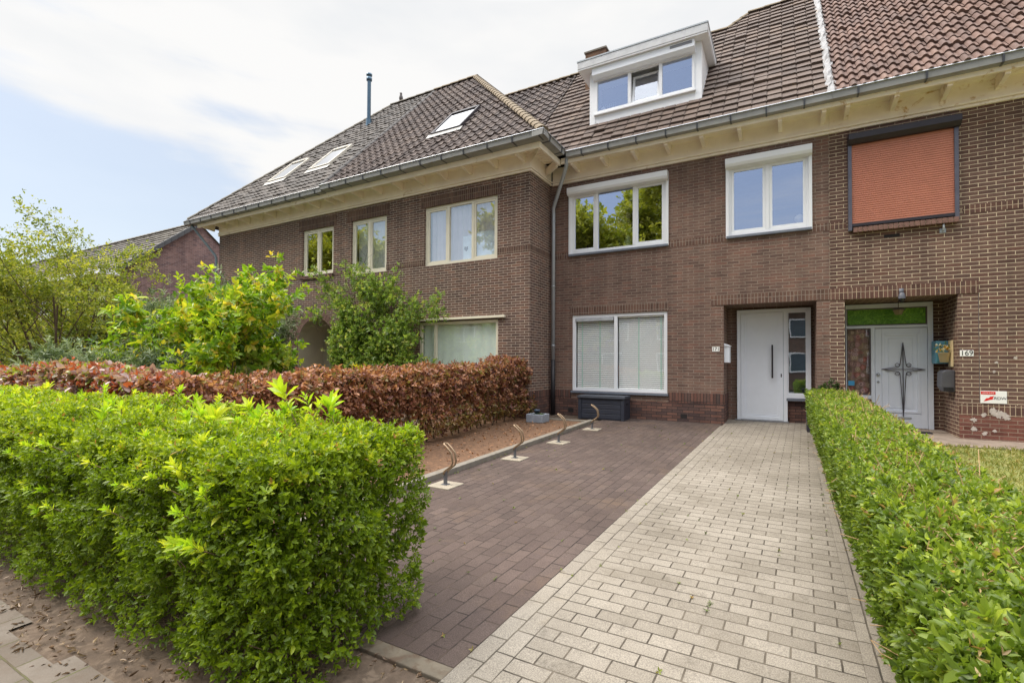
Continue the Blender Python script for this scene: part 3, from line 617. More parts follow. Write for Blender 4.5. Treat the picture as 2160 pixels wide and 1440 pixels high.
# clip planes: right hip goes from corner (-4.28,8.92) back-left at 45 deg in plan
tiles('roof_tiles', ROOF_S, HB, OB, (1, 0, 0), SB, XM+.02, -4.2, V_TOP, .225, .29, PROF_S, .03, clips=[((-4.28, 8.92, 6), (1, 1, 0)), ((XM, 9, 6), (-1, 0, 0))], seed=1)
tiles('roof_tiles', ROOF_L, HL, OB, (1, 0, 0), SB, -17.7, XM, V_TOP, .19, .27, PROF_SMALL, .028, clips=[((-17.7, 8.92, 6), (-1.0, .95, 0)), ((XM-.02, 9, 6), (1, 0, 0))], seed=2)
rb = MB(); za = 11.3; ya = yr
xl = -17.7+(ya-8.92)*.95; xr = -4.28-(ya-8.92)
rb.poly([(-4.28, 8.93, 6.2), (xr, ya, za-.02), (xr, ya, za-.02), (-4.28, 18.5, 6.2)]) if False else None
rb.quad((-4.28, 8.95, 6.2), (-4.28, 17.9, 6.2), (xr, ya+.05, za-.05), (xr, ya, za-.05)); rb.quad((xr, ya, za-.05), (-4.28, 17.9, 6.2), (XM, 17.9, 6.2), (XM, ya, za-.05)); rb.build('roof_back', ROOF_S, HB)
rb = MB(); rb.quad((-17.7, 8.95, 6.2), (xl, ya, za-.05), (xl, ya+.05, za-.05), (-17.7, 17.9, 6.2)); rb.quad((xl, ya, za-.05), (XM, ya, za-.05), (XM, 17.9, 6.2), (-17.7, 17.9, 6.2)); rb.build('roof_back', ROOF_L, HL)
CAPM = plain('ridge_cap_clay', (128, 114, 94), .85, var=.2, vscale=5, bump=.4, dirt=((112, 98, 78), 9, .55))
CAPG = plain('ridge_cap_grey', (112, 106, 96), .8, var=.2, vscale=5)
ridge_caps('hip_tiles', (-4.32, 8.98, 6.3), (xr, ya, za), .13, .26, CAPM, HB); ridge_caps('ridge_tiles', (XM, ya, za+.01), (xr+.05, ya, za+.01), .12, .36, CAPM, HB)
ridge_caps('hip_tiles', (-17.66, 8.98, 6.29), (xl, ya, za), .11, .4, CAPG, HL); ridge_caps('ridge_tiles', (xl, ya, za+.01), (XM, ya, za+.01), .11, .36, CAPG, HL)
vg = MB(); vv = Vector(SB)
vg.box(0, 0, 0, 0, 0, 0); vg = ridge_caps('verge_tiles', (XM, 8.92, 6.29), (XM, ya, za), .095, .27, plain('verge_dark', (58, 54, 54), .7), HL)
gutter(HB, [((XM+.05, 8.8), (-4.22, 8.8), (0, -1)), ((-4.22, 8.8), (-4.22, 9.94), (1, 0))], z=6.25)
gutter(HL, [((-17.75, 8.86), (XM+.03, 8.86), (0, -1))], z=6.225)
def skylight(parent, u0, u1, v0, v1, origin, S3, mat=DARK):
    O = Vector(origin); U = Vector((1, 0, 0)); Sv = Vector(S3); Nn = U.cross(Sv)
    def P(u, v, h): return tuple(O+U*u+Sv*v+Nn*h)
    m = MB()
    def bx(a, b, c, d, h0=-.02, h1=.09):
        m.add([P(a, c, h0), P(b, c, h0), P(b, d, h0), P(a, d, h0), P(a, c, h1), P(b, c, h1), P(b, d, h1), P(a, d, h1)], [(0, 3, 2, 1), (4, 5, 6, 7), (0, 1, 5, 4), (1, 2, 6, 5), (2, 3, 7, 6), (3, 0, 4, 7)])
    t = .055; bx(u0, u0+t, v0, v1); bx(u1-t, u1, v0, v1); bx(u0+t, u1-t, v0, v0+t); bx(u0+t, u1-t, v1-t*1.6, v1, h1=.1)
    f = m.build('skylight', mat, parent, .004)
    MB().quad(P(u0+t, v0+t, .07), P(u1-t, v0+t, .07), P(u1-t, v1-t, .07), P(u0+t, v1-t, .07)).build('pane', SKYG, f)
    MB().quad(P(u0-.08, v0-.18, .045), P(u1+.08, v0-.18, .045), P(u1+.08, v0, .06), P(u0-.08, v0, .06)).build('flashing', ZINC, f)
SKYG = glassmat('skylight_glass', (.97, .98, 1), .75, (.6, .6, .6))
skylight(HB, -8.15, -7.2, 1.75, 3.1, OB, SB); WFR = plain('skylight_frame', (196, 190, 178), .5)
skylight(HL, -14.9, -14.0, 1.6, 2.95, OB, SB, WFR); skylight(HL, -12.95, -12.05, 1.7, 3.05, OB, SB, WFR)
fp = MB(); fp.lathe([(.13, 0), (.1, .28), (.1, .34)], (-13.0, 12.6, 9.9), 16); fp.lathe([(.066, .3), (.066, 1.75)], (-13.0, 12.6, 9.9), 16); fp.lathe([(.066, 1.72), (.1, 1.74), (.1, 1.84), (.07, 1.86), (.07, 1.9), (.105, 1.92), (.105, 1.98), (.0, 2.0)], (-13.0, 12.6, 9.9), 16)
fp.build('flue_pipe', plain('blued_steel', (84, 106, 124), .3, .7), HL, smooth=True)
bird = MB(); bird.lathe([(0, 0), (.05, .03), (.075, .1), (.07, .17), (.04, .24), (.045, .28), (.04, .32), (0, .345)], (0, 0, 0), 10)
bird.prism([(-.02, .03, .06), (.02, .03, .06), (.02, .17, -.05), (-.02, .17, -.05)], (0, 0, .02)); bird.prism([(-.01, -.035, .285), (.01, -.035, .285), (0, -.08, .28)], (0, 0, .012))
b_ = bird.build('pigeon', plain('pigeon_grey', (96, 92, 92), .8), smooth=True); b_.location = (-12.6, ya, za+.07); tag(b_, 'grey pigeon perched on the ridge of the roof near the steel flue', 'bird')

# ---- number 171, wall plane y = 10.6
YM = 10.6
HM = thing('row_house', (-2, YM, .3), 'brown brick terraced house with white front door and white dormer, number 171', 'house')
wm = MB(); holes = [(-4.37, -2.15, 4.05, 5.47, .1), (-.97, .45, 4.06, 5.46, .1), (-4.31, -2.15, .87, 2.62, .08), (-1.05, .54, -.1, 2.69, .8)]
wall_y(wm, YM, -4.87, .75, -.1, ZF+.02, holes)
wm.quad((-1.05, 11.4, -.1), (-.86, 11.4, -.1), (-.86, 11.4, 2.69), (-1.05, 11.4, 2.69)); wm.quad((.48, 11.4, -.1), (.54, 11.4, -.1), (.54, 11.4, 2.69), (.48, 11.4, 2.69))
wm.quad((-.86, 11.4, 2.64), (.48, 11.4, 2.64), (.48, 11.4, 2.69), (-.86, 11.4, 2.69)); wm.build('wall', B_MAIN, HM)
pm = MB(); pm.box(-4.86, -1.051, YM-.012, YM+.002, -.1, .69); pm.box(-1.062, -1.038, YM+.0025, 11.39, -.1, .69); pm.box(.541, .75, YM-.012, YM+.002, -.1, .69); pm.box(.06, .48, 11.38, 11.41, -.1, .8); pm.build('plinth', B_PLINTH, HM)
for q in ((-4.86, -4.34, YM-.016, YM+.002, .692, .88), (-2.12, -1.051, YM-.016, YM+.002, .692, .90), (-1.062, -1.034, YM+.0025, 11.39, .692, .88), (.541, .75, YM-.016, YM+.002, .692, .88)): MB().box(*q).build('plinth_course', B_PLINTH_V, HM)
strip(HM, 'lintel', B_MAIN_V, -1.28, .75, 2.692, 2.885, YM, .01); strip(HM, 'lintel', B_MAIN_V, -4.36, -2.12, 2.622, 2.82, YM, .008)
strip(HM, 'brick_band', B_MAIN_V, -2.12, -1.0, 3.97, 4.11, YM, .004); strip(HM, 'brick_band', B_MAIN_V, -4.86, -4.4, 3.97, 4.11, YM, .004); strip(HM, 'brick_band', B_MAIN_V, .47, .749, 3.97, 4.11, YM, .004)
w1 = window(HM, -4.37, -2.15, 4.05, 5.47, YM+.0, [-3.72, -2.86], PVC, GLASS, .065, sill=(.06, .05, SILL), st=.05, sash=(0, 2))
w2 = window(HM, -.97, .45, 4.06, 5.46, YM+.0, [-.26], PVC, GLASS, .065, sill=(.06, .05, SILL), st=.05)
for wv, a, b in ((w1, -4.4, -2.12), (w2, -1.0, .48)):
    m = MB(); m.prism([(a, YM-.16, 5.47), (a, YM-.13, 5.42), (a, YM-.002, 5.40), (a, YM-.002, 5.60), (a, YM-.16, 5.58)], (b-a, 0, 0)); m.build('shutter_box', PVC, wv, .004)
    
    for q in (a, b-.055): MB().box(q, q+.055, YM-.035, YM-.001, 4.02, 5.43).build('shutter_rail', PVC, wv, .003)
w3 = window(HM, -4.31, -2.15, .87, 2.62, YM+.02, [-3.28], PVC, GLASS_G, .07, sash=(), sill=(.07, .05, SILL))
MB().box(-4.23, -3.33, YM+.0, YM+.045, 2.47, 2.54).build('trickle_vent', plain('alu_vent', (196, 200, 206), .4, .4), w3, .004)
# front door, frame, side light
df = MB(); yd = 11.33
df.box(-.86, -.79, yd, yd+.08, .33, 2.64); df.box(-.79, .41, yd, yd+.08, 2.57, 2.64); df.box(.41, .48, yd, yd+.08, .82, 2.64); df.box(-.0, .07, yd, yd+.08, .33, 2.57); df.box(.07, .41, yd, yd+.08, .82, .9)
dfo = df.build('door_frame', PVC_G, HM, .004)
dd = MB(); a, b, c, d = -.785, -.005, .35, 2.565
frame_bars(dd, a, b, c, d, yd+.015, yd+.07, .075); dd.box(a+.075, b-.075, yd+.032, yd+.06, c+.075, d-.075)
for q in (.1,): frame_bars(dd, a+q, b-q, c+q, d-q, yd+.026, yd+.04, .014)
dro = dd.build('door', PVC_G, HM, .004)
h_ = MB(); h_.box(-.215, -.185, yd-.05, yd-.025, 1.22, 1.9); h_.box(-.21, -.19, yd-.026, yd+.03, 1.3, 1.33); h_.box(-.21, -.19, yd-.026, yd+.03, 1.79, 1.82); h_.build('handle', DARK, dro, .003)
MB().box(-.05, -.03, yd+.006, yd+.02, 1.24, 1.31).build('lock', DARK, dro, .002)
ft = MB(); frame_bars(ft, .071, .409, .901, 2.569, yd+.012, yd+.07, .02); slp = ft.build('side_light', PVC_G, HM, .003)
MB().quad((.091, yd+.04, .921), (.389, yd+.04, .921), (.389, yd+.04, 2.549), (.091, yd+.04, 2.549)).build('pane', glassmat('side_light_glass', (.8, .88, .95), .35), slp)
MB().box(.05, .48, yd-.03, yd+.08, .765, .818).build('sill', SILL, slp, .003)
MB().box(-.9, .09, 11.25, 11.4, .2, .345).build('doorstep', plain('doorstep_grey', (120, 120, 122), .6), HM, .004)
fl_ = MB(); fl_.box(-1.04, .53, 11.42, 13.5, .28, .33); fl_.quad((-.1, 12.9, .3), (.54, 12.9, .3), (.54, 12.9, 2.7), (-.1, 12.9, 2.7)); fl_.build('hall', plain('hall_teal', (112, 150, 160), .6), HM)
for x in (-4.55, -1.95, .0):
    pass
for x in (-4.4, -1.88): MB().box(x, x+.13, YM-.0145, YM-.005, .37, .46).build('air_vent', plain('vent_black', (34, 30, 30), .8), HM)
frieze(HM, -4.82, .748, YM); eaves(HM, -4.4, .749, YM, 10.1, zf0=6.02, zf1=6.15, step=.62)
TM = R(48); SM = (0, math.cos(TM), math.sin(TM)); OM = (0, 10.02, 6.2)
ROOF_M = tilemat('roof_tile_brown', [(86, 75, 70), (94, 82, 76), (100, 87, 80), (90, 79, 74), (105, 91, 83)], moss=[((150, 142, 124), 12, .66), ((70, 54, 44), 5, .66), ((128, 108, 86), 1.1, .62)])
V1 = (10.2-6.2)/math.sin(TM); V2 = (10.78-6.2)/math.sin(TM)
y1_, y2_ = 10.02+V1*math.cos(TM), 10.02+V2*math.cos(TM)
tiles('roof_tiles', ROOF_M, HM, OM, (1, 0, 0), SM, -5.4, -1.3, V1, .25, .255, PROF_FLAT, .036, clips=[((-5.35, 10, 6), (-1, 0, 0))], seed=3)
tiles('roof_tiles', ROOF_S, HM, OM, (1, 0, 0), SM, -9.2, -5.4, V1, .225, .27, PROF_S, .03, clips=[((-5.36, 10, 6), (1, 0, 0))], seed=4)
hipn = Vector((-(y2_-y1_), .48, 0))
tiles('roof_tiles', ROOF_M, HM, OM, (1, 0, 0), SM, -1.3, .8, V2, .25, .255, PROF_FLAT, .036, clips=[((.72, 10, 6), (1, 0, 0)), ((-1.26, y1_, 6), tuple(hipn))], seed=5)
rb = MB(); rb.quad((-9.2, y1_, 10.17), (-1.26, y1_, 10.17), (-1.26, 18, 6), (-9.2, 18, 6)); rb.poly([(-1.26, y1_, 10.17), (-.78, y2_, 10.75), (.75, y2_, 10.75), (.75, 18, 6), (-1.26, 18, 6)]); rb.build('roof_back', ROOF_M, HM)
ridge_caps('ridge_tiles', (-9.2, y1_, 10.19), (-1.26, y1_, 10.19), .1, .36, CAPM, HM)
ridge_caps('ridge_tiles', (-.78, y2_, 10.77), (.75, y2_, 10.77), .1, .36, CAPM, HM); ridge_caps('hip_tiles', (-1.27, y1_, 10.2), (-.78, y2_, 10.77), .08, .25, CAPM, HM)
gutter(HM, [((-4.22, 9.95), (.76, 9.95), (0, -1))], z=6.215, step=.6)
# lead-dressed verge
lv = MB(); rg = random.Random(3); O = Vector(OM); Sv = Vector(SM); Nn = Vector((1, 0, 0)).cross(Sv); n = 60; rows = []
for i in range(n+1):
    v = V2*i/n; rows.append([O+Sv*(v+rg.uniform(-.03, .03))+Vector((.75+dx+rg.uniform(-.02, .02), 0, 0))+Nn*(hh+rg.uniform(-.012, .018)) for dx, hh in ((-.07, .03), (-.035, .06), (0, .07), (.035, .06), (.065, .05))])
lv.add([tuple(p) for r0 in rows for p in r0], [(i*5+j, i*5+j+1, (i+1)*5+j+1, (i+1)*5+j) for i in range(n) for j in range(4)])
lv.build('lead_verge', plain('lead_white', (128, 127, 128), .5, .1, var=.25, vscale=14, dirt=((160, 140, 118), 12, .6)), HM)
# dormer, front plane y = 10.8
YD = 10.8
dm = MB(); x0, x1, z0, z1 = -3.97, -1.48, 7.1, 8.33
dm.box(x0, x0+.14, YD, YD+.1, z0, z1); dm.box(x1-.14, x1, YD, YD+.1, z0, z1); dm.box(x0+.14, x1-.14, YD+.012, YD+.09, z0, 7.33); dm.box(x0+.14, x1-.14, YD+.01, YD+.1, 8.14, z1)
for x in (x0, x1-.03): dm.prism([(x, YD+.1, z0+.05), (x, YD+.1, z1), (x, 12.05, z1), (x, 12.0, 8.25)], (.03, 0, 0))
dmo = dm.build('dormer', PVC, HM, .004)
ds = MB(); ds.box(-4.19, -1.33, 10.56, 12.2, 8.36, 8.53); ds.build('dormer_roof', plain('dormer_roof_grey', (196, 198, 202), .5), dmo, .01)
ds = MB(); ds.box(-4.2, -1.32, 10.55, 12.2, 8.53, 8.56); ds.build('dormer_trim', ZINC_L, dmo)
ds = MB(); ds.box(-4.18, -1.34, 10.57, 12.1, 8.335, 8.36); ds.build('dormer_soffit', PVC, dmo)
MB().prism([(-3.86, YD-.17, 8.17), (-3.86, YD-.1, 8.1), (-3.86, YD-.002, 8.1), (-3.86, YD-.002, 8.33), (-3.86, YD-.17, 8.33)], (2.26, 0, 0)).build('shutter_box', PVC_G, dmo, .004)
MB().box(-2.1, -1.65, YD-.176, YD-.17, 8.24, 8.3).build('grille', plain('grille_grey', (128, 130, 138), .5), dmo)
fw = MB(); frame_bars(fw, -3.83, -1.62, 7.33, 8.14, YD-.02, YD+.05, .055, [-3.02, -2.33], .07); fw.box(-3.86, -1.6, YD-.05, YD+.02, 7.29, 7.329); fw.build('window_frame', PVC, dmo, .004)
for a, b in ((-3.775, -3.055), (-2.295, -1.675)): MB().quad((a, YD+.02, 7.385), (b, YD+.02, 7.385), (b, YD+.02, 8.085), (a, YD+.02, 8.085)).build('pane', GLASS, dmo)
# middle sash tipped inwards
ts = MB(); a, b = -2.98, -2.37
def tip(x, z, o=0): f_t = (z-7.39)/.7; return (x, YD+.03+f_t*.13+o, 7.39+f_t*.68)
for (xa, xb, za_, zb_) in ((a, a+.05, 7.39, 8.07), (b-.05, b, 7.39, 8.07), (a+.05, b-.05, 7.39, 7.44), (a+.05, b-.05, 8.02, 8.07)):
    ts.add([tip(xa, za_), tip(xb, za_), tip(xb, zb_), tip(xa, zb_), tip(xa, za_, .04), tip(xb, za_, .04), tip(xb, zb_, .04), tip(xa, zb_, .04)], [(0, 1, 2, 3), (4, 7, 6, 5), (0, 4, 5, 1), (1, 5, 6, 2), (2, 6, 7, 3), (3, 7, 4, 0)])
ts.build('tilted_sash', PVC, dmo); MB().quad(tip(a+.05, 7.44, .02), tip(b-.05, 7.44, .02), tip(b-.05, 8.02, .02), tip(a+.05, 8.02, .02)).build('pane', glassmat('tilted_glass', (.8, .85, .95), .35), dmo)
MB().box(x0+.03, x1-.03, 11.6, 11.62, 7.2, 8.33).build('dormer_room', INT, dmo)
ch = MB(); ch.box(-4.72, -4.15, 12.5, 13.3, 9.0, 10.0); cho = ch.build('chimney', B_CHIM, HM); MB().box(-4.75, -4.12, 12.47, 13.33, 10.0, 10.04).build('chimney_cap', CONC, cho)
# down pipe
dp = MB(); dp.tube([(-4.25, 10.1, 6.13), (-4.27, 10.13, 6.0), (-4.31, 10.17, 5.92), (-4.7, 10.45, 5.27), (-4.76, 10.5, 5.17), (-4.76, 10.51, 5.0), (-4.76, 10.51, 1.55)], .043, 14)
for z in (1.9, 3.3, 4.85): dp.tube([(-4.76, 10.51, z), (-4.76, 10.51, z+.03)], .05, 14)
dpo = dp.build('downpipe', ZINC_L, HM, smooth=True); MB().tube([(-4.76, 10.51, .28), (-4.76, 10.51, 1.58)], .052, 14).build('pipe_foot', plain('black_pipe', (36, 34, 38), .5), dpo, smooth=True)

# ---- number 169
HR = thing('row_house', (3, YM, .3), 'dark red brick terraced house with lowered terracotta shutter and star-ornament door, number 169', 'house')
wr = MB(); XR = 7.2; holes = [(1.03, 2.54, 3.92, 5.6, .1), (.97, 2.525, -.1, 2.68, .9), (4.2, 6.2, .9, 2.6, .1), (4.2, 6.2, 4.0, 5.4, .1)]
wall_y(wr, YM, .75, XR, -.1, ZF+.02, holes); wr.quad((.97, 11.5, -.1), (1.06, 11.5, -.1), (1.06, 11.5, 2.68), (.97, 11.5, 2.68)); wr.quad((2.38, 11.5, -.1), (2.525, 11.5, -.1), (2.525, 11.5, 2.68), (2.38, 11.5, 2.68)); wr.build('wall', B_RIGHT, HR)
pm = MB(); pm.box(.751, .969, YM-.013, YM+.002, -.1, .69); pm.box(2.526, XR, YM-.013, YM+.002, -.1, .69); pm.build('plinth', B_RIGHT_P, HR)
for q in ((2.526, XR), (.751, .969)): MB().box(*q, YM-.016, YM+.002, .692, .875).build('plinth_course', B_RIGHT_V, HR)
strip(HR, 'lintel', B_RIGHT_V, .751, 2.78, 2.682, 2.885, YM, .01); strip(HR, 'brick_band', B_RIGHT_V, 2.6, XR, 4.0, 4.13, YM, .004); strip(HR, 'brick_band', B_RIGHT_V, .751, 1.0, 3.97, 4.1, YM, .004)
MB().box(2.775, 2.782, YM-.003, YM+.001, .9, 2.885).build('expansion_joint', plain('joint_grey', (100, 92, 92), .8), HR)
window(HR, 4.2, 6.2, .9, 2.6, YM+.04, [5.2], CREAM_WIN, GLASS_G); window(HR, 4.2, 6.2, 4.0, 5.4, YM+.04, [5.2], CREAM_WIN, GLASS)
# paint daubs on the plinth
rg = random.Random(5)
for cx_, cz_, sz_ in ((3.0, .72, .1), (3.08, .68, .07), (2.93, .78, .06), (2.7, .62, .055), (2.7, .47, .055), (2.82, .7, .05), (2.83, .4, .05), (3.33, .67, .045), (3.34, .5, .05), (2.95, .45, .035), (3.45, .58, .05), (2.98, 1.55, .03), (2.95, 1.4, .03), (3.2, 1.62, .03), (3.45, 1.0, .05)):
    pts = [(cx_+math.cos(a)*sz_*rg.uniform(.35, 1.0), YM-.0185-.0006*rg.random(), cz_+math.sin(a)*sz_*rg.uniform(.35, .95)) for a in [i*math.pi/11 for i in range(22)]]
    MB().add(pts+[(cx_, YM-.0205, cz_)], [(i, (i+1) % 22, 22) for i in range(22)]).build('plaster_patch', plain('plaster', (186, 176, 168), .9, var=.2, vscale=30), HR)
# roller shutter
sh = MB(); n = 38; zt, zb = 5.47, 4.02; pts = []
for i in range(n):
    z = zb+(zt-zb)*i/n; dz_ = (zt-zb)/n; pts += [(z, .012), (z+dz_*.25, .0), (z+dz_*.85, .0), (z+dz_*.97, .012)]
sh.add([(x, YM-.05+d, z) for z, d in pts for x in (1.08, 2.49)], [(2*i, 2*i+1, 2*i+3, 2*i+2) for i in range(len(pts)-1)])
sho = sh.build('roller_shutter', plain('terracotta_slats', (190, 124, 102), .5, var=.06), HR)
MB().prism([(1.03, YM-.2, 5.5), (1.03, YM-.12, 5.44), (1.03, YM-.002, 5.44), (1.03, YM-.002, 5.63), (1.03, YM-.06, 5.65), (1.03, YM-.2, 5.6)], (1.53, 0, 0)).build('shutter_box', DARK, sho, .004)

for q in (1.03, 2.485): MB().box(q, q+.055, YM-.075, YM-.001, 3.9, 5.44).build('shutter_rail', plain('rail_grey', (92, 92, 104), .4, .3), sho, .003)
MB().box(1.085, 2.485, YM-.07, YM-.02, 3.97, 4.02).build('bottom_rail', DARK, sho, .003)
br = MB()
for i in range(20): br.prism([(1.1+i*.072, YM-.1, 3.86), (1.1+i*.072, YM-.085, 3.95), (1.1+i*.072, YM-.002, 3.965), (1.1+i*.072, YM-.002, 3.87)], (.064, 0, 0))
br.build('brick_sill', plain('sill_brick', (112, 84, 74), .9, var=.3, vscale=14), HR, .004); MB().box(1.1, 2.53, YM-.078, YM-.001, 3.872, 3.935).build('sill_mortar', plain('sill_mortar', (186, 166, 136), .9), HR)
MB().box(1.55, 1.77, YM-.004, YM+.001, 3.73, 3.78).build('air_vent', MATS['vent_black'], HR)
hk = MB(); hk.box(2.3, 2.38, YM-.012, YM-.001, 3.72, 3.79); hk.tube([(2.34, YM-.01, 3.75), (2.34, YM-.06, 3.76), (2.34, YM-.07, 3.8), (2.34, YM-.06, 3.85)], .015, 8); hk.build('flag_holder', ZINC_L, HR)
# door 169
yn = 11.44; fr = MB(); fr.box(1.06, 2.38, yn, yn+.07, 2.58, 2.66); fr.box(2.3, 2.38, yn, yn+.07, .33, 2.58); fr.box(1.06, 1.075, yn, yn+.07, .85, 2.58); fr.box(1.075, 2.3, yn-.005, yn+.07, 2.2, 2.25); fr.box(1.46, 1.52, yn, yn+.07, .33, 2.2); fr.box(1.075, 1.46, yn, yn+.07, .85, .92); fr.build('door_frame', plain('bluish_white_paint', (220, 226, 238), .35, var=.03), HR, .004)
BW = MATS['bluish_white_paint']
t = NT('green_cathedral_glass'); oc = t.n('TexCoord').outputs['Object']; vn = t.noise(oc, 22, 5, .6, 2.); bg_ = t.noise(oc, 2.4, 3)
c = t.mix(.7, t.ramp(vn, [(.3, (.04, .13, .01, 1)), (.55, (.16, .38, .03, 1)), (.75, (.4, .58, .1, 1))]), t.ramp(bg_, [(.3, (.4, .6, .4, 1)), (.7, (1.3, 1.3, 1, 1))]), 'MULTIPLY')
t.l(c, t.b.inputs['Base Color']); t.b.inputs['Roughness'].default_value = .15; t.bump(vn, .8, .02)
tf = MB(); frame_bars(tf, 1.076, 2.299, 2.251, 2.579, yn+.01, yn+.05, .02); tfo = tf.build('transom', MATS['joint_grey'], HR)
MB().quad((1.096, yn+.03, 2.27), (2.279, yn+.03, 2.27), (2.279, yn+.03, 2.56), (1.096, yn+.03, 2.56)).build('pane', t.m, tfo)
d9 = MB(); a, b, c_, d_ = 1.525, 2.295, .34, 2.19
frame_bars(d9, a, b, c_, d_, yn+.01, yn+.06, .1); d9.box(a+.1, b-.1, yn+.02, yn+.05, c_+.1, d_-.1); d9.box(a+.1, b-.1, yn+.01, yn+.05, c_+.1, c_+.26)
frame_bars(d9, a+.1, b-.1, c_+.27, d_-.1, yn+.0, yn+.045, .045); frame_bars(d9, a+.2, b-.2, c_+.36, d_-.19, yn+.012, yn+.03, .015)
d9o = d9.build('door', BW, HR, .004)
MB().box(1.86, 2.06, yn+.0, yn+.01, .5, .54).build('letter_slot', ZINC_L, d9o, .003)
kn = MB(); kn.lathe([(0, -.04), (.025, -.035), (.03, -.02), (.015, 0)], (0, 0, 0), 12); kn.v = [(x+1.57, yn+.008+z, y+1.32) for x, y, z in kn.v]; kn.build('knob', ZINC_L, d9o, smooth=True)
kn = MB(); kn.lathe([(0, -.02), (.018, -.015), (.018, 0)], (0, 0, 0), 12); kn.v = [(x+1.57, yn+.008+z, y+1.18) for x, y, z in kn.v]; kn.build('lock', ZINC_L, d9o, smooth=True)
IRON = plain('wrought_iron', (86, 84, 92), .5, .4); st = MB(); sx, sz_ = 1.94, 1.42; yi = yn-.012
def P3(x, z): return (sx+x, yi, sz_+z)
st.tube([P3(0, .5), P3(0, -.87)], .008, 6); st.tube([P3(-.32, 0), P3(.32, 0)], .008, 6)
for s in (-1, 1):
    st.tube([P3(0, .5), P3(s*.045, .08), P3(s*.07, .05), P3(s*.11, .06), P3(s*.12, .09), P3(s*.09, .115), P3(s*.06, .1), P3(s*.05, .07)], .006, 6); st.tube([P3(0, -.87), P3(s*.045, -.08), P3(s*.07, -.05), P3(s*.11, -.06), P3(s*.12, -.09), P3(s*.09, -.115), P3(s*.06, -.1), P3(s*.05, -.07)], .006, 6)
    for q in (-1, 1): st.tube([P3(s*.32, 0), P3(s*.07, q*.045), P3(s*.045, q*.07)], .006, 6)
st.build('star_ornament', IRON, d9o)
t = NT('flower_curtain'); uv = t.n('UVMap').outputs[0]; vo = t.n('TexVoronoi', Scale=11.); t.l(uv, vo.inputs['Vector'])
cc = t.n('TexWhiteNoise', noise_dimensions='3D'); t.l(vo.outputs['Color'], cc.inputs['Vector'])
ring = t.ramp(vo.outputs['Distance'], [(.18, (1, 1, 1, 1)), (.24, (.25, .2, .2, 1)), (.34, (1, 1, 1, 1)), (.5, (.5, .45, .42, 1))])
pc = t.ramp(cc.outputs['Value'], [(0, lin((170, 140, 130))), (.3, lin((206, 176, 176))), (.5, lin((196, 124, 112))), (.55, lin((150, 132, 120))), (.8, lin((214, 196, 164))), (1, lin((186, 164, 176)))])
t.l(t.mix(1., pc, ring, 'MULTIPLY'), t.b.inputs['Base Color']); t.b.inputs['Roughness'].default_value = .9; FLC = t.m
def curtain(name, x0, x1, z0, z1, y, mat, label, amp=.015, wav=.09):
    m = MB(); n = max(6, int((x1-x0)/wav*8)); xs_ = [x0+(x1-x0)*i/n for i in range(n+1)]; ys_ = [y+amp*math.sin(x*2*math.pi/wav)+amp*.5*math.sin(x*17) for x in xs_]
    m.add([(x, yy, z) for x, yy in zip(xs_, ys_) for z in (z0, z1)], [(2*i, 2*i+2, 2*i+3, 2*i+1) for i in range(n)])
    o = m.build(name, mat, None, smooth=True); return tag(o, label, 'curtain')
curtain('curtain', 1.08, 1.455, .93, 2.19, yn+.09, FLC, 'brown and pink circle-patterned curtain behind the narrow pane beside the star-ornament door', .008)
sl = MB(); frame_bars(sl, 1.076, 1.459, .921, 2.199, yn+.012, yn+.05, .02); slo = sl.build('side_light', MATS['joint_grey'], HR); MB().quad((1.096, yn+.03, .94), (1.44, yn+.03, .94), (1.44, yn+.03, 2.18), (1.096, yn+.03, 2.18)).build('pane', glassmat('thin_glass', (.9, .95, 1), .1), slo)
MB().box(1.1, 1.2, yn+.02, yn+.027, 1.1, 1.19).build('sticker', plain('blue_sticker', (70, 160, 210), .5), slo)
MB().box(.98, 2.5, 11.1, 11.5, .2, .335).build('doorstep', FLAG, HR, .006); MB().box(1.06, 1.46, yn-.06, yn+.05, .79, .848).build('sill', DARK, HR, .003); MB().box(1.06, 1.46, yn+.0, yn+.06, .2, .79).build('panel', B_RIGHT_P, HR)
frieze(HR, .75, XR, YM, worn=True); eaves(HR, .75, XR, YM, 10.1, worn=True, zf0=6.02, zf1=6.15)
ROOF_R = tilemat('roof_tile_red', [(96, 78, 72), (108, 87, 80), (117, 95, 87), (100, 82, 77), (122, 100, 91)], moss=[((170, 140, 110), 12, .72)])
tiles('roof_tiles', ROOF_R, HR, (0, 9.99, 6.2), (1, 0, 0), SM, .82, XR, V2+.2, .145, .27, PROF_ROMAN, .035, clips=[((.8, 10, 6), (-1, 0, 0))], seed=6, jit=.006)
rb = MB(); rb.quad((.76, y2_, 10.75), (XR, y2_, 10.75), (XR, 18, 6), (.76, 18, 6)); rb.build('roof_back', ROOF_R, HR)
gutter(HR, [((.765, 9.95), (XR, 9.95), (0, -1))], z=6.215, step=.9)
for H, a, b, y in ((HL, -16.73, XM, YB), (HB, XM, -4.87, YB), (HM, -4.87, .75, YM), (HR, .75, XR, YM)): shell(H, a+.003, b-.003, y+(1.2 if H in (HM, HR) else .99), 17.9, 6.1, INT)
for H, a, b, y, y2 in ((HB, XM, -4.87, YB, YB+1.), (HM, -4.87, -1.06, YM, YM+1.2), (HR, 2.54, XR, YM, YM+1.2)):
    s = MB(); s.quad((a+.01, y+.1, .1), (a+.01, y2, .1), (a+.01, y2, 5.9), (a+.01, y+.1, 5.9)); s.quad((b-.012, y+.1, .1), (b-.012, y2, .1), (b-.012, y2, 5.9), (b-.012, y+.1, 5.9)); s.build('inner_wall', INT, H)
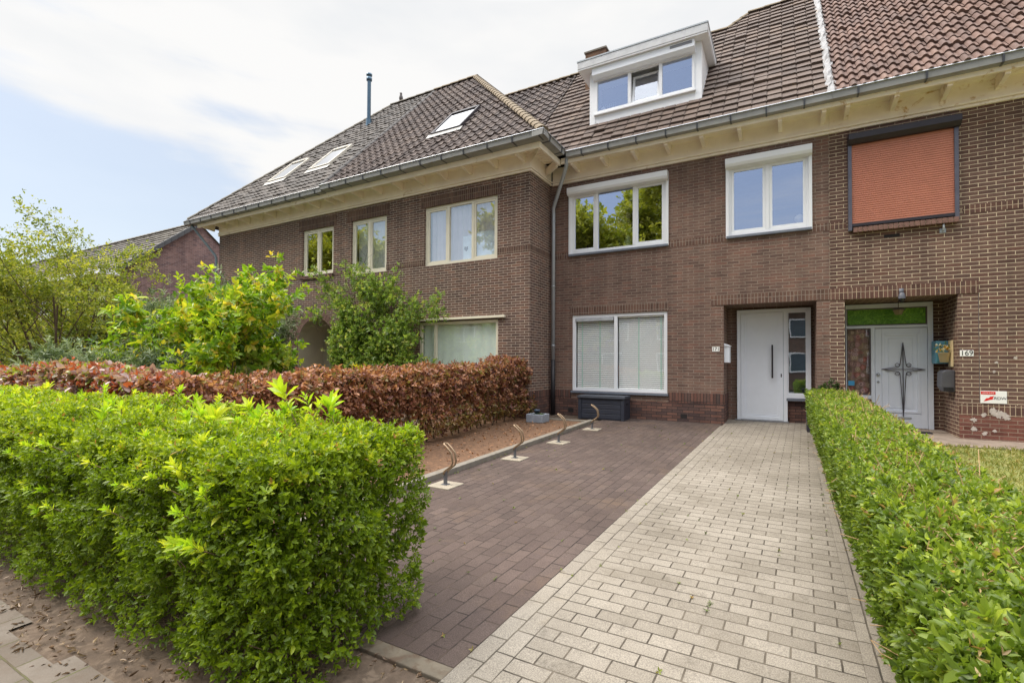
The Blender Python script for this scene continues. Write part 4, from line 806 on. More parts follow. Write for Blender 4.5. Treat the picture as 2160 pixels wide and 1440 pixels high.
yc = MB(); O = Vector(OM); p = O+Sv*3.15; yc.box(3.02, 3.9, p.y-.15, p.y+.9, p.z-.4, p.z+2.2); yco = yc.build('chimney', B_YEL, HR)
lf = MB()
for i in range(8): q = O+Sv*(3.0+i*.1); lf.box(2.84+rg.uniform(-.03, .03), 3.01, q.y-.05, q.y+.08, q.z, q.z+.12+rg.uniform(0, .03))
lf.box(2.86, 3.95, p.y-.36, p.y-.15, p.z-.28, p.z-.02)
lf.build('lead_flashing', MATS['lead_white'], yco, .02)

# ---- far house on the left
HF = thing('gabled_house', (-30, 9.6, .2), 'distant purple-brown brick house with long dark tiled gable roof, left of the row', 'house')
xf = -24; m = MB(); yf0, yrd, ze, zr = 9.5, 12.7, 5.25, 7.95
m.quad((-46, yf0, 0), (xf, yf0, 0), (xf, yf0, ze), (-46, yf0, ze)); m.poly([(xf, yf0, 0), (xf, 2*yrd-yf0, 0), (xf, 2*yrd-yf0, ze), (xf, yrd, zr-.02), (xf, yf0, ze)]); m.quad((-46, 2*yrd-yf0, 0), (xf, 2*yrd-yf0, 0), (xf, 2*yrd-yf0, ze), (-46, 2*yrd-yf0, ze)); m.build('wall', B_FAR, HF)
tf_ = math.atan2(zr-ze, yrd-yf0); SF = (0, math.cos(tf_), math.sin(tf_)); Lr = math.hypot(zr-ze, yrd-yf0)+.25
ROOF_F = tilemat('roof_tile_far', [(104, 100, 94), (112, 108, 102), (98, 94, 90)])
tiles('roof_tiles', ROOF_F, HF, (0, yf0-.2, ze-.12), (1, 0, 0), SF, -46, xf+.2, Lr, .33, .34, PROF_FLAT, .045, seed=9)
m = MB(); m.quad((-46, yrd, zr), (xf+.1, yrd, zr), (xf+.1, 2*yrd-yf0, ze), (-46, 2*yrd-yf0, ze)); m.build('roof_back', ROOF_F, HF)
vt = MB(); p = Vector((xf+.12, yf0-.2, ze-.1)); e = Vector(SF)
for i in range(13): a = p+e*(i*Lr/13); b = a+e*(Lr/13*.96); vt.prism([tuple(a+Vector((0, 0, .12))), tuple(b+Vector((0, 0, .1))), tuple(b+Vector((0, 0, -.12))), tuple(a+Vector((0, 0, -.1)))], (.14, 0, 0))
vt.build('verge_tiles', plain('verge_slate', (78, 80, 84), .6), HF); ridge_caps('ridge_tiles', (-46, yrd, zr+.05), (xf+.2, yrd, zr+.05), .13, .4, CAPG, HF)
MB().box(-46, xf+.35, yf0-.75, yf0-.01, ze-.28, ze-.1).build('box_gutter', PVC, HF, .01)
for x in (-44, -41, -38, -35, -32, -29, -26.5):
    for z0_, z1_ in ((1.0, 2.5), (3.4, 4.7)):
        f = MB(); frame_bars(f, x, x+1.5, z0_, z1_, yf0-.03, yf0+.03, .08, [x+.75]); fo = f.build('window', PVC, HF); MB().quad((x+.08, yf0-.01, z0_+.08), (x+1.42, yf0-.01, z0_+.08), (x+1.42, yf0-.01, z1_-.08), (x+.08, yf0-.01, z1_-.08)).build('pane', GLASS_B, fo)
dpl = MB(); dpl.tube([(-17.5, 9.0, 6.1), (-17.45, 9.05, 6.0), (-16.85, 9.43, 5.1), (-16.8, 9.44, 5.0), (-16.8, 9.44, .3)], .04, 10); dpl.build('downpipe', plain('zinc_pipe', (118, 132, 140), .45, .3), HL, smooth=True)

# ------------------------------------------------------------------ curtains, blinds, things inside
NET = plain('net_curtain', (206, 204, 216), .9, var=.05)
curtain('curtain', -7.75, -5.8, 3.95, 5.3, YB+.2, NET, 'pale lilac net curtain behind the three-light upstairs window', .02, .16)
curtain('curtain', -7.9, -5.75, .9, 2.5, YB+.12, plain('teal_sheer', (224, 238, 230), .8, var=.04), 'pale green sheer curtain behind the large ground-floor window of the projecting house', .012, .3)
curtain('curtain', -10.36, -9.16, 3.95, 5.3, YB+.22, plain('pale_blind', (200, 206, 206), .8), 'pale curtain behind the middle upstairs window above the climbing rose', .004, .06)
bo = MB(); bo.box(-7.1+.35, -6.46, YB+.13, YB+.135, 3.98, 4.55); bo.box(-6.38, -5.79, YB+.13, YB+.135, 4.02, 4.6); bo = bo.build('white_board', plain('board_white', (214, 228, 242), .6)); tag(bo, 'white board with small shield mark leaning inside the three-light upstairs window', 'board')
sm = MB(); sm.poly([(-6.66+x, YB+.128, 4.25+z) for x, z in ((-.05, .05), (0, .035), (.05, .05), (.055, -.02), (0, -.075), (-.055, -.02))]); sm.build('shield_mark', plain('shield_grey', (110, 112, 122), .6), bo)
BLM = plain('blind_slats', (250, 252, 250), .5, var=.02); TAPE = plain('blind_tape', (190, 222, 208), .7, var=.03)
for a, b, lab, tapes in ((-4.22, -3.33, 'white venetian blind filling the left half of the ground-floor window', (.14, .62)), (-3.23, -2.23, 'white venetian blind filling the right half of the ground-floor window', (.45, .93))):
    b_ = thing('venetian_blind', ((a+b)/2, YM+.13, 2.5), lab, 'blind', 'venetian blinds in the ground-floor window'); sl = MB(); n = 36; z = .96
    for i in range(n):
        z = .96+i*(2.52-.96)/n; sl.prism([(a, YM+.10, z-.016), (a, YM+.115, z+.016), (a, YM+.117, z+.0165), (a, YM+.102, z-.0155)], (b-a, 0, 0))
    sl.build('slats', BLM, b_); MB().box(a, b, YM+.095, YM+.15, 2.515, 2.55).build('head_rail', BLM, b_)
    tp = MB()
    for q in tapes: x = a+(b-a)*q; tp.box(x-.012, x+.012, YM+.096, YM+.099, .95, 2.52)
    tp.build('ladder_tape', TAPE, b_)
vs3 = thing('flower_vase', (-3.05, YM+.2, 4.12), 'pale green ribbed vase with pink blossom stems inside the mirrored three-light window', 'vase')
v_ = MB(); v_.lathe([(0, 0), (.07, 0), (.1, .03), (.1, .06), (.05, .08), (.09, .11), (.09, .14), (.04, .16), (.06, .19), (.06, .22), (.03, .24), (.035, .27)], (-3.05, YM+.2, 4.12), 16); v_.build('vase', plain('celadon', (200, 226, 200), .3), vs3, smooth=True)
fp_ = RNG.normal(0, 1, (90, 3))*np.array([.16, .04, .17])+np.array([-3.15, YM+.2, 4.75]); fv = leaves(fp_, RNG.normal(0, 1, (90, 3)), 5, .01, .035, .8, 1.3, 1.0)
leaf_obj('blossoms', [fv], leafmat('orchid_pink', [(0, (226, 200, 220)), (.5, (240, 228, 236)), (1, (214, 170, 200))], .2), vs3)
twigs('stems', np.tile([[-3.05, YM+.2, 4.36]], (12, 1)), np.stack([RNG.uniform(-3.35, -2.95, 12), np.full(12, YM+.2), RNG.uniform(4.6, 5.0, 12)], 1), .004, .003, plain('stem_green', (86, 120, 50), .6), vs3)
lm = thing('globe_lamp', (.28, YM+.2, 4.13), 'white globe table lamp inside the two-light upstairs window', 'lamp'); m = MB()
m.lathe([(.0, 0)]+[(.085*math.sin(a), .17-.085*math.cos(a)+.0) for a in [i*math.pi/10 for i in range(1, 10)]]+[(0, .255)], (.28, YM+.2, 4.13), 16); m.build('globe', plain('opal_white', (236, 232, 220), .4), lm, smooth=True); m = MB(); m.lathe([(.0, 0), (.06, 0), (.05, .03), (.02, .09)], (.28, YM+.2, 4.13), 12); m.build('base', ZINC_L, lm)
bk = thing('wire_basket', (-3.55, YD+.2, 7.4), 'white cloth and wire basket inside the left pane of the dormer', 'basket'); m = MB()
for i in range(6): m.box(-3.62+i*.05, -3.615+i*.05, YD+.1, YD+.104, 7.39, 7.56)
for i in range(4): m.box(-3.62, -3.37, YD+.1, YD+.104, 7.39+i*.055, 7.394+i*.055)
m.build('wires', ZINC_L, bk); m = MB(); m.prism([(-3.76, YD+.12, 7.39), (-3.6, YD+.12, 7.39), (-3.66, YD+.12, 7.54), (-3.72, YD+.12, 7.52)], (0, .05, 0)); m.prism([(-3.55, YD+.11, 7.39), (-3.43, YD+.11, 7.39), (-3.42, YD+.11, 7.47), (-3.53, YD+.11, 7.45)], (0, .04, 0)); m.build('cloth', PVC, bk)

# ------------------------------------------------------------------ things on and by the houses
def plate(x0, x1, z0, z1, y, s, label, size):
    o = thing('number_plate', ((x0+x1)/2, y, z0), label, 'number plate', 'house number plates'); MB().box(x0, x1, y-.008, y-.001, z0, z1).build('plate', plain('enamel_white', (240, 240, 236), .3, var=.02), o, .002)
    text_mesh('digits', s, size, plain('digit_black', (22, 22, 24), .4), o, ((x0+x1)/2, y-.0095, (z0+z1)/2), sx=.9)
plate(-1.265, -1.125, 1.755, 1.85, YM, '171', 'white enamel plate reading 171 left of the white door', .105); plate(2.54, 2.71, 1.65, 1.75, YM, '169', 'white enamel plate reading 169 right of the porch', .12)
mb_ = thing('letterbox', (-1.0, 10.85, 1.5), 'white sheet-metal letterbox on the left cheek of the porch of 171', 'letterbox'); m = MB(); m.prism([(-1.049, 10.68, 1.53), (-1.049, 10.95, 1.53), (-1.049, 10.95, 1.86), (-1.049, 10.68, 1.86)], (.1, 0, 0)); m.build('body', PVC_G, mb_, .006)
m = MB(); m.prism([(-1.049, 10.66, 1.862), (-.93, 10.66, 1.862), (-.93, 10.66, 1.875), (-1.049, 10.66, 1.92)], (0, .31, 0)); m.build('lid', PVC_G, mb_, .003)
sg = thing('metal_sign', (2.93, YM, .95), 'white enamel sign reading RDW with red wing emblem on the brick wall', 'sign'); MB().box(2.785, 3.10, YM-.012, YM-.002, .89, 1.09).build('panel', MATS['enamel_white'], sg, .006)
RED = plain('sign_red', (216, 44, 36), .4, var=.03); m = MB(); m.box(2.79, 2.965, YM-.0135, YM-.012, 1.035, 1.083)
m.poly([(2.82+x*.135, YM-.0135, .925+z*.09) for x, z in ((0, 0), (.25, .55), (.5, .62), (.6, .85), (.8, .9), (.95, 1), (.82, .55), (.95, .5), (.72, .3), (.55, .25), (.3, .1))]); m.build('emblem', RED, sg)
text_mesh('lettering', 'RDW', .062, plain('sign_grey', (70, 70, 78), .5), sg, (3.02, YM-.0135, .975)); text_mesh('lettering', 'Erkend bedrijf', .024, MATS['enamel_white'], sg, (2.878, YM-.0145, 1.059))
bl = thing('wall_cabinet', (2.45, 11.2, 1.8), 'blue louvred wooden box on the right cheek of the porch of 169', 'box'); m = MB(); m.box(2.35, 2.52, 11.15, 11.42, 1.53, 1.93); 
for i in range(9): m.box(2.342, 2.35, 11.17, 11.4, 1.56+i*.04, 1.585+i*.04)
m.build('body', plain('sky_blue_paint', (110, 170, 194), .5), bl, .004); m = MB(); m.box(2.36, 2.51, 11.135, 11.15, 1.56, 1.9); m.build('front', plain('teal_paint', (92, 160, 180), .5), bl, .004)
fpz = thing('flower_pot', (2.43, 10.98, 1.6), 'cream wall pot of white and yellow flowers on the porch cheek above the grey letterbox', 'flower pot'); m = MB(); m.lathe([(0, 0), (.055, 0), (.085, .17), (.09, .17), (.08, .16)], (2.42, 10.96, 1.55), 16); m.build('pot', plain('cream_pot', (222, 206, 170), .6), fpz, smooth=True)
MB().box(2.5, 2.52, 10.86, 11.06, 1.48, 1.93).build('back_board', plain('pale_board', (226, 204, 160), .6), fpz)
q = RNG.normal(0, 1, (60, 3))*np.array([.05, .05, .035])+np.array([2.4, 10.96, 1.8]); leaf_obj('blooms', [leaves(q, RNG.normal(0, .6, (60, 3))+np.array([0, 0, 1]), 6, .01, .022, .8, 1.3, .9, rjit=.05)], leafmat('pot_flowers', [(0, (250, 246, 232)), (.4, (246, 240, 220)), (.45, (236, 196, 40)), (.75, (226, 170, 30)), (.8, (90, 120, 40)), (1, (80, 110, 40))], .2), fpz)
gm = thing('letterbox', (2.45, 10.95, 1.1), 'dark grey rounded metal letterbox under the flower pot in the porch of 169', 'letterbox'); m = MB(); pts = [(2.52, 10.78, 1.05), (2.52, 10.78, 1.42), (2.40, 10.78, 1.42), (2.36, 10.78, 1.38), (2.35, 10.78, 1.14), (2.40, 10.78, 1.05)]; m.prism(pts, (0, .33, 0)); m.build('body', plain('letterbox_grey', (96, 96, 102), .4, .4), gm, .01); MB().box(2.37, 2.5, 10.775, 10.782, 1.06, 1.13).build('newspaper_slot', plain('slot_black', (20, 20, 22), .7), gm)
ln = thing('porch_lantern', (1.84, 11.15, 2.42), 'small smoked glass lantern hanging in front of the green transom glass', 'lantern'); m = MB(); m.tube([(1.84, 11.2, 2.68), (1.84, 11.2, 2.54)], .006, 6); m.lathe([(0, .13), (.11, .1), (.11, .09), (.085, .09)], (1.84, 11.2, 2.42), 4); m.build('roof', IRON, ln); m = MB(); m.lathe([(.085, .09), (.05, 0), (0, 0)], (1.84, 11.2, 2.42), 4); m.build('glass', plain('lantern_glass', (150, 140, 110), .2), ln)
cl = thing('security_camera', (1.78, 10.56, 2.65), 'dark grey dome camera fixed to the soldier course over the porch of 169', 'camera'); m = MB(); m.box(1.75, 1.81, YM-.04, YM-.011, 2.72, 2.82); m.lathe([(.03, .1), (.045, .07), (.05, .03), (.05, 0)], (1.78, YM-.07, 2.64), 14); m.build('housing', plain('camera_grey', (96, 98, 108), .4), cl, smooth=True); m = MB(); m.lathe([(.048, 0), (.04, -.035), (.02, -.055), (0, -.06)], (1.78, YM-.07, 2.64), 14); m.build('dome', plain('dome_black', (24, 24, 28), .15), cl, smooth=True)
bs = thing('storage_box', (-3.45, 10.3, .28), 'dark blue-black plastic garden storage box under the ground-floor window', 'storage box'); m = MB(); X0, X1, Y0, Y1 = -3.96, -2.93, 10.08, 10.55; gb = gz(10.1)
SB_M = plain('box_plastic', (46, 50, 62), .5, var=.1); m.box(X0+.03, X1-.03, Y0+.02, Y1-.02, gb+.005, gb+.46)
for x in (X0, X1-.07): m.box(x, x+.07, Y0, Y1, gb+.002, gb+.455)
for i in range(4): m.box(X0+.075, X1-.075, Y0+.012, Y0+.03, gb+.03+i*.105, gb+.03+i*.105+.095)
m.build('body', SB_M, bs, .006); m = MB(); m.box(X0-.015, X1+.015, Y0-.02, Y1+.01, gb+.46, gb+.5); m.prism([(X0-.005, Y0-.01, gb+.5), (X1+.005, Y0-.01, gb+.5), (X1+.005, Y1, gb+.5), (X0-.005, Y1, gb+.5)], (0, 0, .02)); m.build('lid', plain('box_lid', (60, 64, 74), .45, var=.1), bs, .008)
for x in (X1-.001,): MB().box(x, x+.006, Y0+.15, Y0+.32, gb+.33, gb+.37).build('handle', plain('slot_dark', (22, 24, 28), .7), bs)
pt = thing('stone_trough', (-4.45, 9.1, .25), 'weathered grey stone planter trough at the foot of the red-brown hedge', 'planter'); m = MB(); gb = gz(9.1)+.02
m.box(-4.68, -4.3, 8.98, 9.03, gb, gb+.17); m.box(-4.68, -4.3, 9.27, 9.32, gb, gb+.17); m.box(-4.68, -4.63, 9.031, 9.269, gb, gb+.17); m.box(-4.35, -4.3, 9.031, 9.269, gb, gb+.17); m.box(-4.629, -4.351, 9.031, 9.269, gb, gb+.05); m.build('trough', plain('trough_stone', (136, 142, 152), .85, var=.2, vscale=12, bump=.5), pt, .01)
MB().box(-4.63, -4.35, 9.03, 9.27, gb+.05, gb+.13).build('soil', MULCH, pt); q = RNG.uniform(-1, 1, (50, 3))*np.array([.12, .1, .01])+np.array([-4.45, 9.15, gb+.14]); leaf_obj('plant', [leaves(q, np.tile([0, 0, 1.], (50, 1)), 6, .02, .03, .5)], leafmat('trough_plant', [(0, (70, 90, 40)), (1, (110, 130, 60))]), pt)
o = thing('plant_pot', (-4.5, 9.14, gb+.13), 'small dark blue plastic pot standing in the stone trough', 'flower pot'); m = MB(); m.lathe([(0, 0), (.04, 0), (.055, .1), (.065, .1), (.065, .125), (.055, .125), (.05, .09), (0, .09)], (-4.5, 9.14, gb+.13), 16); m.build('pot', plain('pot_blue', (66, 84, 104), .5), o, smooth=True)
m = MB(); m.box(.36, .55, 10.16, 10.56, gz(10.2)+.01, .95); m.box(.35, .56, 10.15, 10.57, .951, .98); pk = m.build('tall_planter', plain('anthracite', (46, 44, 54), .5), None, .008); tag(pk, 'tall anthracite planter box between the white door and the clipped hedge', 'planter')
mat_ = MB(); mat_.box(1.75, 2.25, 10.9, 11.09, .313, .33); tag(mat_.build('door_mat', plain('mat_black', (40, 38, 40), .95), None), 'small black door mat in the porch of number 169', 'door mat')
# green-glazed panel of a garden shelter beside the arched porch
gp = thing('garden_screen', (-9.6, 6.6, .2), 'pale frosted garden screen behind the shrubs near the arched porch', 'screen'); m = MB(); frame_bars(m, -10.05, -9.55, .2, 2.05, 6.6, 6.64, .04); m.build('frame', PVC, gp); MB().box(-10.01, -9.59, 6.61, 6.62, .24, 2.01).build('panel', plain('frosted', (196, 210, 206), .4), gp)

# bicycle racks
racks = [(-3.31, 4.41, 'tan-coated wheel loop rack on concrete tile, nearest the camera'), (-3.27, 5.95, 'tan-coated wheel loop rack on concrete tile, second from the green hedge'),
         (-3.2, 7.3, 'tan-coated wheel loop rack on concrete tile, nearest the stone trough'), (-3.17, 8.8, 'tan-coated wheel loop rack on concrete tile, right in front of the storage box')]
RK = plain('rack_steel', (150, 128, 104), .4, .5, var=.2, vscale=20); RKP = plain('rack_post', (112, 114, 120), .45, .5)
rk = thing('bicycle_rack', (0, 0, 0), racks[0][2], 'bicycle rack', 'bicycle wheel racks along the bed edging')
tl = MB(); tl.box(-.15, .15, -.15, .15, -.02, .012); tl.build('base_tile', plain('rack_tile', (148, 139, 124), .85, var=.12, vscale=14, bump=.3), rk, .006, loc=(0, 0, 0)); p_ = MB(); p_.box(-.012, .012, -.022, .022, .01, .17); p_.box(-.04, .04, -.04, .04, .012, .018); p_.build('post', RKP, rk, .003, loc=(0, 0, 0))
lp = MB(); hw = .032
side = [(-.005, .13), (.01, .165), (.06, .2), (.105, .235), (.12, .27), (.11, .34), (.1, .375), (.06, .415), (.01, .455)]
path = [(x, -hw, z) for x, z in side]+[(-.004, -hw*.8, .463), (-.012, -hw*.3, .468), (-.012, hw*.3, .468), (-.004, hw*.8, .463)]+[(x, hw, z) for x, z in side[::-1]]
lp.tube(path, .011, 8); lp.build('wheel_loop', RK, rk, 0, True, loc=(0, 0, 0))
for i, (x, y, lab) in enumerate(racks):
    if i == 0: r_o = rk
    else:
        r_o = rk.copy(); COL.objects.link(r_o)
        for c in list(rk.children): c2 = c.copy(); COL.objects.link(c2); c2.parent = r_o
    r_o.location = (x, y, gz(y)+.004); r_o['label'] = lab; r_o.rotation_euler = (0, 0, R((0, 2, -3, 2)[i]))

# ------------------------------------------------------------------ planting
BARK = plain('twig_bark', (120, 98, 76), .9, var=.25, vscale=20); BARK_D = plain('dark_bark', (84, 68, 52), .9, var=.25, vscale=20)
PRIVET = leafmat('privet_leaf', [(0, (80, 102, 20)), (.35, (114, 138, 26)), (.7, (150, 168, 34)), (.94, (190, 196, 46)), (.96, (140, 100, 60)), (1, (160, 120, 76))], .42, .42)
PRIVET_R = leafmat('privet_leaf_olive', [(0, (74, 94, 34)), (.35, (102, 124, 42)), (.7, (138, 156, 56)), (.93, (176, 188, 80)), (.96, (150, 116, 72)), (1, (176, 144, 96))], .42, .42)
SHOOT = leafmat('privet_shoot', [(0, (128, 172, 40)), (.5, (168, 196, 48)), (1, (204, 206, 60))], .4, .4)
# left hedge
HG = thing('privet_hedge', (-4.5, 1.75, .05), 'thick bright green privet hedge with long young shoots, left foreground', 'hedge')
def hl(p): return .03*(np.clip((-3.2-p[:, 0])/2.5, 0, 1))+.02*np.sin(p[:, 0]*2.2)
A1 = hedge_pts(-2.6, -1.83, 1.24, 2.28, 1.04, 3700, ('y-', 't', 'x+'), .22, .075, 1, hfun=hl)
A2 = hedge_pts(-5.2, -2.55, 1.25, 2.3, 1.04, 3000, ('y-', 't'), .22, .08, 2, hfun=hl)
A3 = hedge_pts(-10.5, -5.15, 1.25, 2.3, 1.04, 1100, ('y-', 't'), .17, .05, 3, hfun=hl)
parts = []
for (P, D, dep), L, k in ((A1, .026, 6), (A2, .026, 6), (A3, .034, 6)):
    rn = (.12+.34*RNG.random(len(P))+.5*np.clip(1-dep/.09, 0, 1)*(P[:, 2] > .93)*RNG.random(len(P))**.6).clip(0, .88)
    keep = RNG.random(len(P)) > np.maximum(.22*(P[:, 2] < .25), .75*np.clip(vnoise(P, 6.5, 21)-.15, 0, 1)*(P[:, 2] < .95))
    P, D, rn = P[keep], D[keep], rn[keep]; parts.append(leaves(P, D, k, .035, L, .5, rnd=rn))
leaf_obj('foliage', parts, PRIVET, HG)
# loose shoots
sp = []; tw0 = []; tw1 = []
def shoots(n, xr, yr_, zr_, hgt, Ls=.075, dirn=(0, 0, 1)):
    for i in range(n):
        x = random.uniform(*xr); y = random.uniform(*yr_); z = random.uniform(*zr_); d = Vector((random.gauss(dirn[0], .3), random.gauss(dirn[1], .3), dirn[2])).normalized(); h = hgt*random.uniform(.6, 1.2)
        a = Vector((x, y, z)); tw0.append(tuple(a-d*.15)); tw1.append(tuple(a+d*h)); n_ = 3
        for q in range(n_): sp.append(leaves([tuple(a+d*h*q/n_)], [tuple(d)], 4 if q < n_-1 else 8, h/n_*1.1, Ls*random.uniform(.8, 1.1), .36, 1.0, .3, .12, rnd=np.array([random.uniform(.2, .9)])))
shoots(14, (-3.3, -2.4), (1.55, 2.2), (1.08, 1.14), .09); shoots(55, (-7.5, -3.6), (1.35, 2.3), (1.05, 1.13), .10, .06); shoots(26, (-3.2, -1.9), (1.3, 2.2), (1.02, 1.08), .07, .045); shoots(24, (-4.6, -2.1), (1.18, 1.28), (.5, 1.0), .05, .04, (0, -.8, .6)); shoots(5, (-2.75, -2.1), (1.2, 1.3), (.8, 1.0), .09, .058, (0, -.8, .7)); shoots(3, (-2.5, -2.15), (1.2, 1.26), (.55, .75), .08, .055, (0, -.9, .6)); shoots(4, (-2.75, -2.2), (2.0, 2.2), (1.12, 1.16), .16, .08)
leaf_obj('young_shoots', sp, SHOOT, HG)
n = 2600; P0 = np.stack([RNG.uniform(-6.5, -1.95, n), RNG.uniform(1.4, 2.15, n), RNG.uniform(.02, .85, n)], 1); d = unit(RNG.normal(0, .6, (n, 3))+np.array([0, -.15, .8])); 
base = np.stack([RNG.uniform(-6.5, -2.05, 260), RNG.uniform(1.55, 2.0, 260), np.full(260, .02)], 1); bt = base+np.stack([RNG.normal(0, .22, 260), RNG.normal(-.03, .2, 260), RNG.uniform(.5, .9, 260)], 1); bt[:, 1] = bt[:, 1].clip(1.45, 2.1); bt[:, 0] = bt[:, 0].clip(-9, -2.0)
twigs('twigs', np.concatenate([P0, np.array(tw0)]), np.concatenate([P0+d*RNG.uniform(.08, .26, (n, 1)), np.array(tw1)]), .0032, .0018, BARK, HG, 4); twigs('stems', base, bt, .011, .005, BARK, HG, 6)
n = 500; P0 = np.stack([RNG.uniform(-3.0, -1.9, n), RNG.uniform(1.35, 1.9, n), RNG.uniform(.03, .3, n)], 1); d = unit(RNG.normal(0, .8, (n, 3))+np.array([0, -.3, .1])); twigs('dead_twigs', P0, P0+d*RNG.uniform(.05, .16, (n, 1)), .003, .0015, plain('dead_twig', (124, 106, 88), .9), HG, 4)
# right hedge
HH = thing('privet_hedge', (.65, 5, .14), 'long low clipped privet hedge running from the door towards the viewer on the right', 'hedge')
def taper(P): P[:, 0] += np.where(P[:, 0] < .62, (.16*(1-(P[:, 2]-gz(P[:, 1]))/.8)), 0); return P
parts = []
for y0_, y1_h, dn, L in ((1.1, 2.4, 3300, .029), (2.4, 4.0, 2700, .029), (4.0, 6.6, 1800, .031), (6.6, 9.75, 1200, .035)):
    P, D, dep = hedge_pts(.31, 1.04, y0_, y1_h, .8, dn, ('x-', 't')+(('y+',) if y1_h > 9 else ()), .15, .035, 5, zlow=.04)
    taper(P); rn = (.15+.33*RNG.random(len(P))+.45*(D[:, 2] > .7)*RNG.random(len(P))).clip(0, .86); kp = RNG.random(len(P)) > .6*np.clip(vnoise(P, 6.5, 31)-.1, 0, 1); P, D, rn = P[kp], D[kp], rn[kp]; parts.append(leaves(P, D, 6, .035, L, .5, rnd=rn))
n = 4200; P0 = np.stack([RNG.uniform(.42, 1.0, n), RNG.uniform(1.1, 9.7, n), RNG.uniform(.02, .76, n)], 1); P0[:, 2] += gz(P0[:, 1]); d = unit(RNG.normal(0, .6, (n, 3))+np.array([-.1, 0, .7])); twigs('twigs', P0, P0+d*RNG.uniform(.06, .2, (n, 1)), .003, .0018, plain('cut_twig', (176, 146, 108), .9), HH, 4)
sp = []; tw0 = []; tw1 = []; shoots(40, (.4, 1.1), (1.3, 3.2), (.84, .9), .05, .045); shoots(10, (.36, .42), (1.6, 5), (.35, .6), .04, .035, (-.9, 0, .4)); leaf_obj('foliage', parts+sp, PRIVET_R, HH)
# straw-coloured dry leaves on top
q = np.stack([RNG.uniform(.36, 1.02, 2200), RNG.uniform(1.3, 9.5, 2200), np.full(2200, .8)], 1); q[:, 2] += gz(q[:, 1])+RNG.uniform(-.03, .015, 2200); leaf_obj('dry_clippings', [leaves(q, RNG.normal(0, 1, (2200, 3))+np.array([0, 0, .5]), 2, .01, .02, .28)], leafmat('dry_leaf', [(0, (120, 100, 66)), (.7, (156, 136, 92)), (1, (178, 140, 84))], .2), HH)

# copper beech hedge running from the street to the house
BEECH = leafmat('beech_leaf', [(0, (122, 76, 56)), (.25, (162, 108, 78)), (.45, (202, 152, 120)), (.65, (140, 88, 72)), (.85, (114, 74, 74)), (1, (164, 126, 120))], .35, .4, 1.2)
BEECHG = leafmat('beech_leaf_green', [(0, (104, 100, 48)), (.4, (136, 108, 66)), (.7, (128, 84, 66)), (1, (146, 134, 70))], .35, .4, 1.2)
HC = thing('beech_hedge', (-5.2, 6, .17), 'brown copper beech hedge between the bed of bare soil and the neighbour garden', 'hedge'); parts = []
P, D, dep = hedge_pts(-5.65, -4.95, 2.4, 9.9, 1.22, 1150, ('x+', 't', 'y+'), .34, .1, 8, zlow=.1, hfun=lambda P: .05*vnoise(P, 2.6, 4)+.13*np.clip((P[:, 1]-8.2)/1., 0, 1))
low = np.clip((.75-(P[:, 2]-gz(P[:, 1])))/.5, 0, 1); far = np.clip((P[:, 1]-5)/3, 0, 1)
isg = RNG.random(len(P)) < np.maximum(low*.85, .24); keep = RNG.random(len(P)) > np.maximum(low*.62*(1-far*.6), .5*np.clip(vnoise(P, 4, 9)-.1, 0, 1)); P[:, 0] += .1*np.sin(P[:, 1]*2.1)*low
leaf_obj('brown_foliage', [leaves(P[keep & ~isg], D[keep & ~isg], 4, .05, .058, .58, 1.3, .6, .4, rnd=(.6*RNG.random((keep & ~isg).sum())+.3*far[keep & ~isg]*RNG.random((keep & ~isg).sum())+.1), droop=.5)], BEECH, HC)
leaf_obj('green_foliage', [leaves(P[keep & isg], D[keep & isg], 4, .05, .056, .58, 1.3, .6, .4, droop=.3)], BEECHG, HC)
b0 = np.stack([RNG.uniform(-5.5, -5.1, 70), np.linspace(2.5, 9.8, 70), np.zeros(70)], 1); b0[:, 2] = gz(b0[:, 1]); b1 = b0+np.stack([RNG.normal(0, .12, 70), RNG.normal(0, .15, 70), RNG.uniform(.8, 1.2, 70)], 1); twigs('stems', b0, b1, .015, .006, BARK_D, HC, 6)
n = 1800; P0 = np.stack([RNG.uniform(-5.6, -5.0, n), RNG.uniform(2.4, 9.9, n), RNG.uniform(.1, 1.2, n)], 1); P0[:, 2] += gz(P0[:, 1]); twigs('twigs', P0, P0+unit(RNG.normal(0, .6, (n, 3))+np.array([.3, 0, .6]))*.2, .004, .002, BARK_D, HC, 4)
# far end, loose sprig growth near downpipe
HP = thing('purple_beech_hedge', (-8, 2.7, .1), 'glossy red and purple young-leaved beech hedge behind the privet at far left', 'hedge')
P, D, dep = hedge_pts(-11, -5.45, 2.45, 3.1, 1.32, 600, ('t', 'y-'), .2, .07, 12, zlow=.7)
P[:, 2] += .05*np.sin(P[:, 0]*1.4)-.04
leaf_obj('foliage', [leaves(P, D, 5, .05, .062, .66, 1.3, .8, .4, rnd=RNG.random(len(P)))], leafmat('purple_beech_leaf', [(0, (140, 74, 56)), (.18, (186, 96, 64)), (.35, (140, 98, 94)), (.68, (184, 156, 154)), (.8, (130, 96, 96)), (.85, (120, 130, 50)), (1, (150, 160, 50))], .35, .3, 1.5, .8), HP)
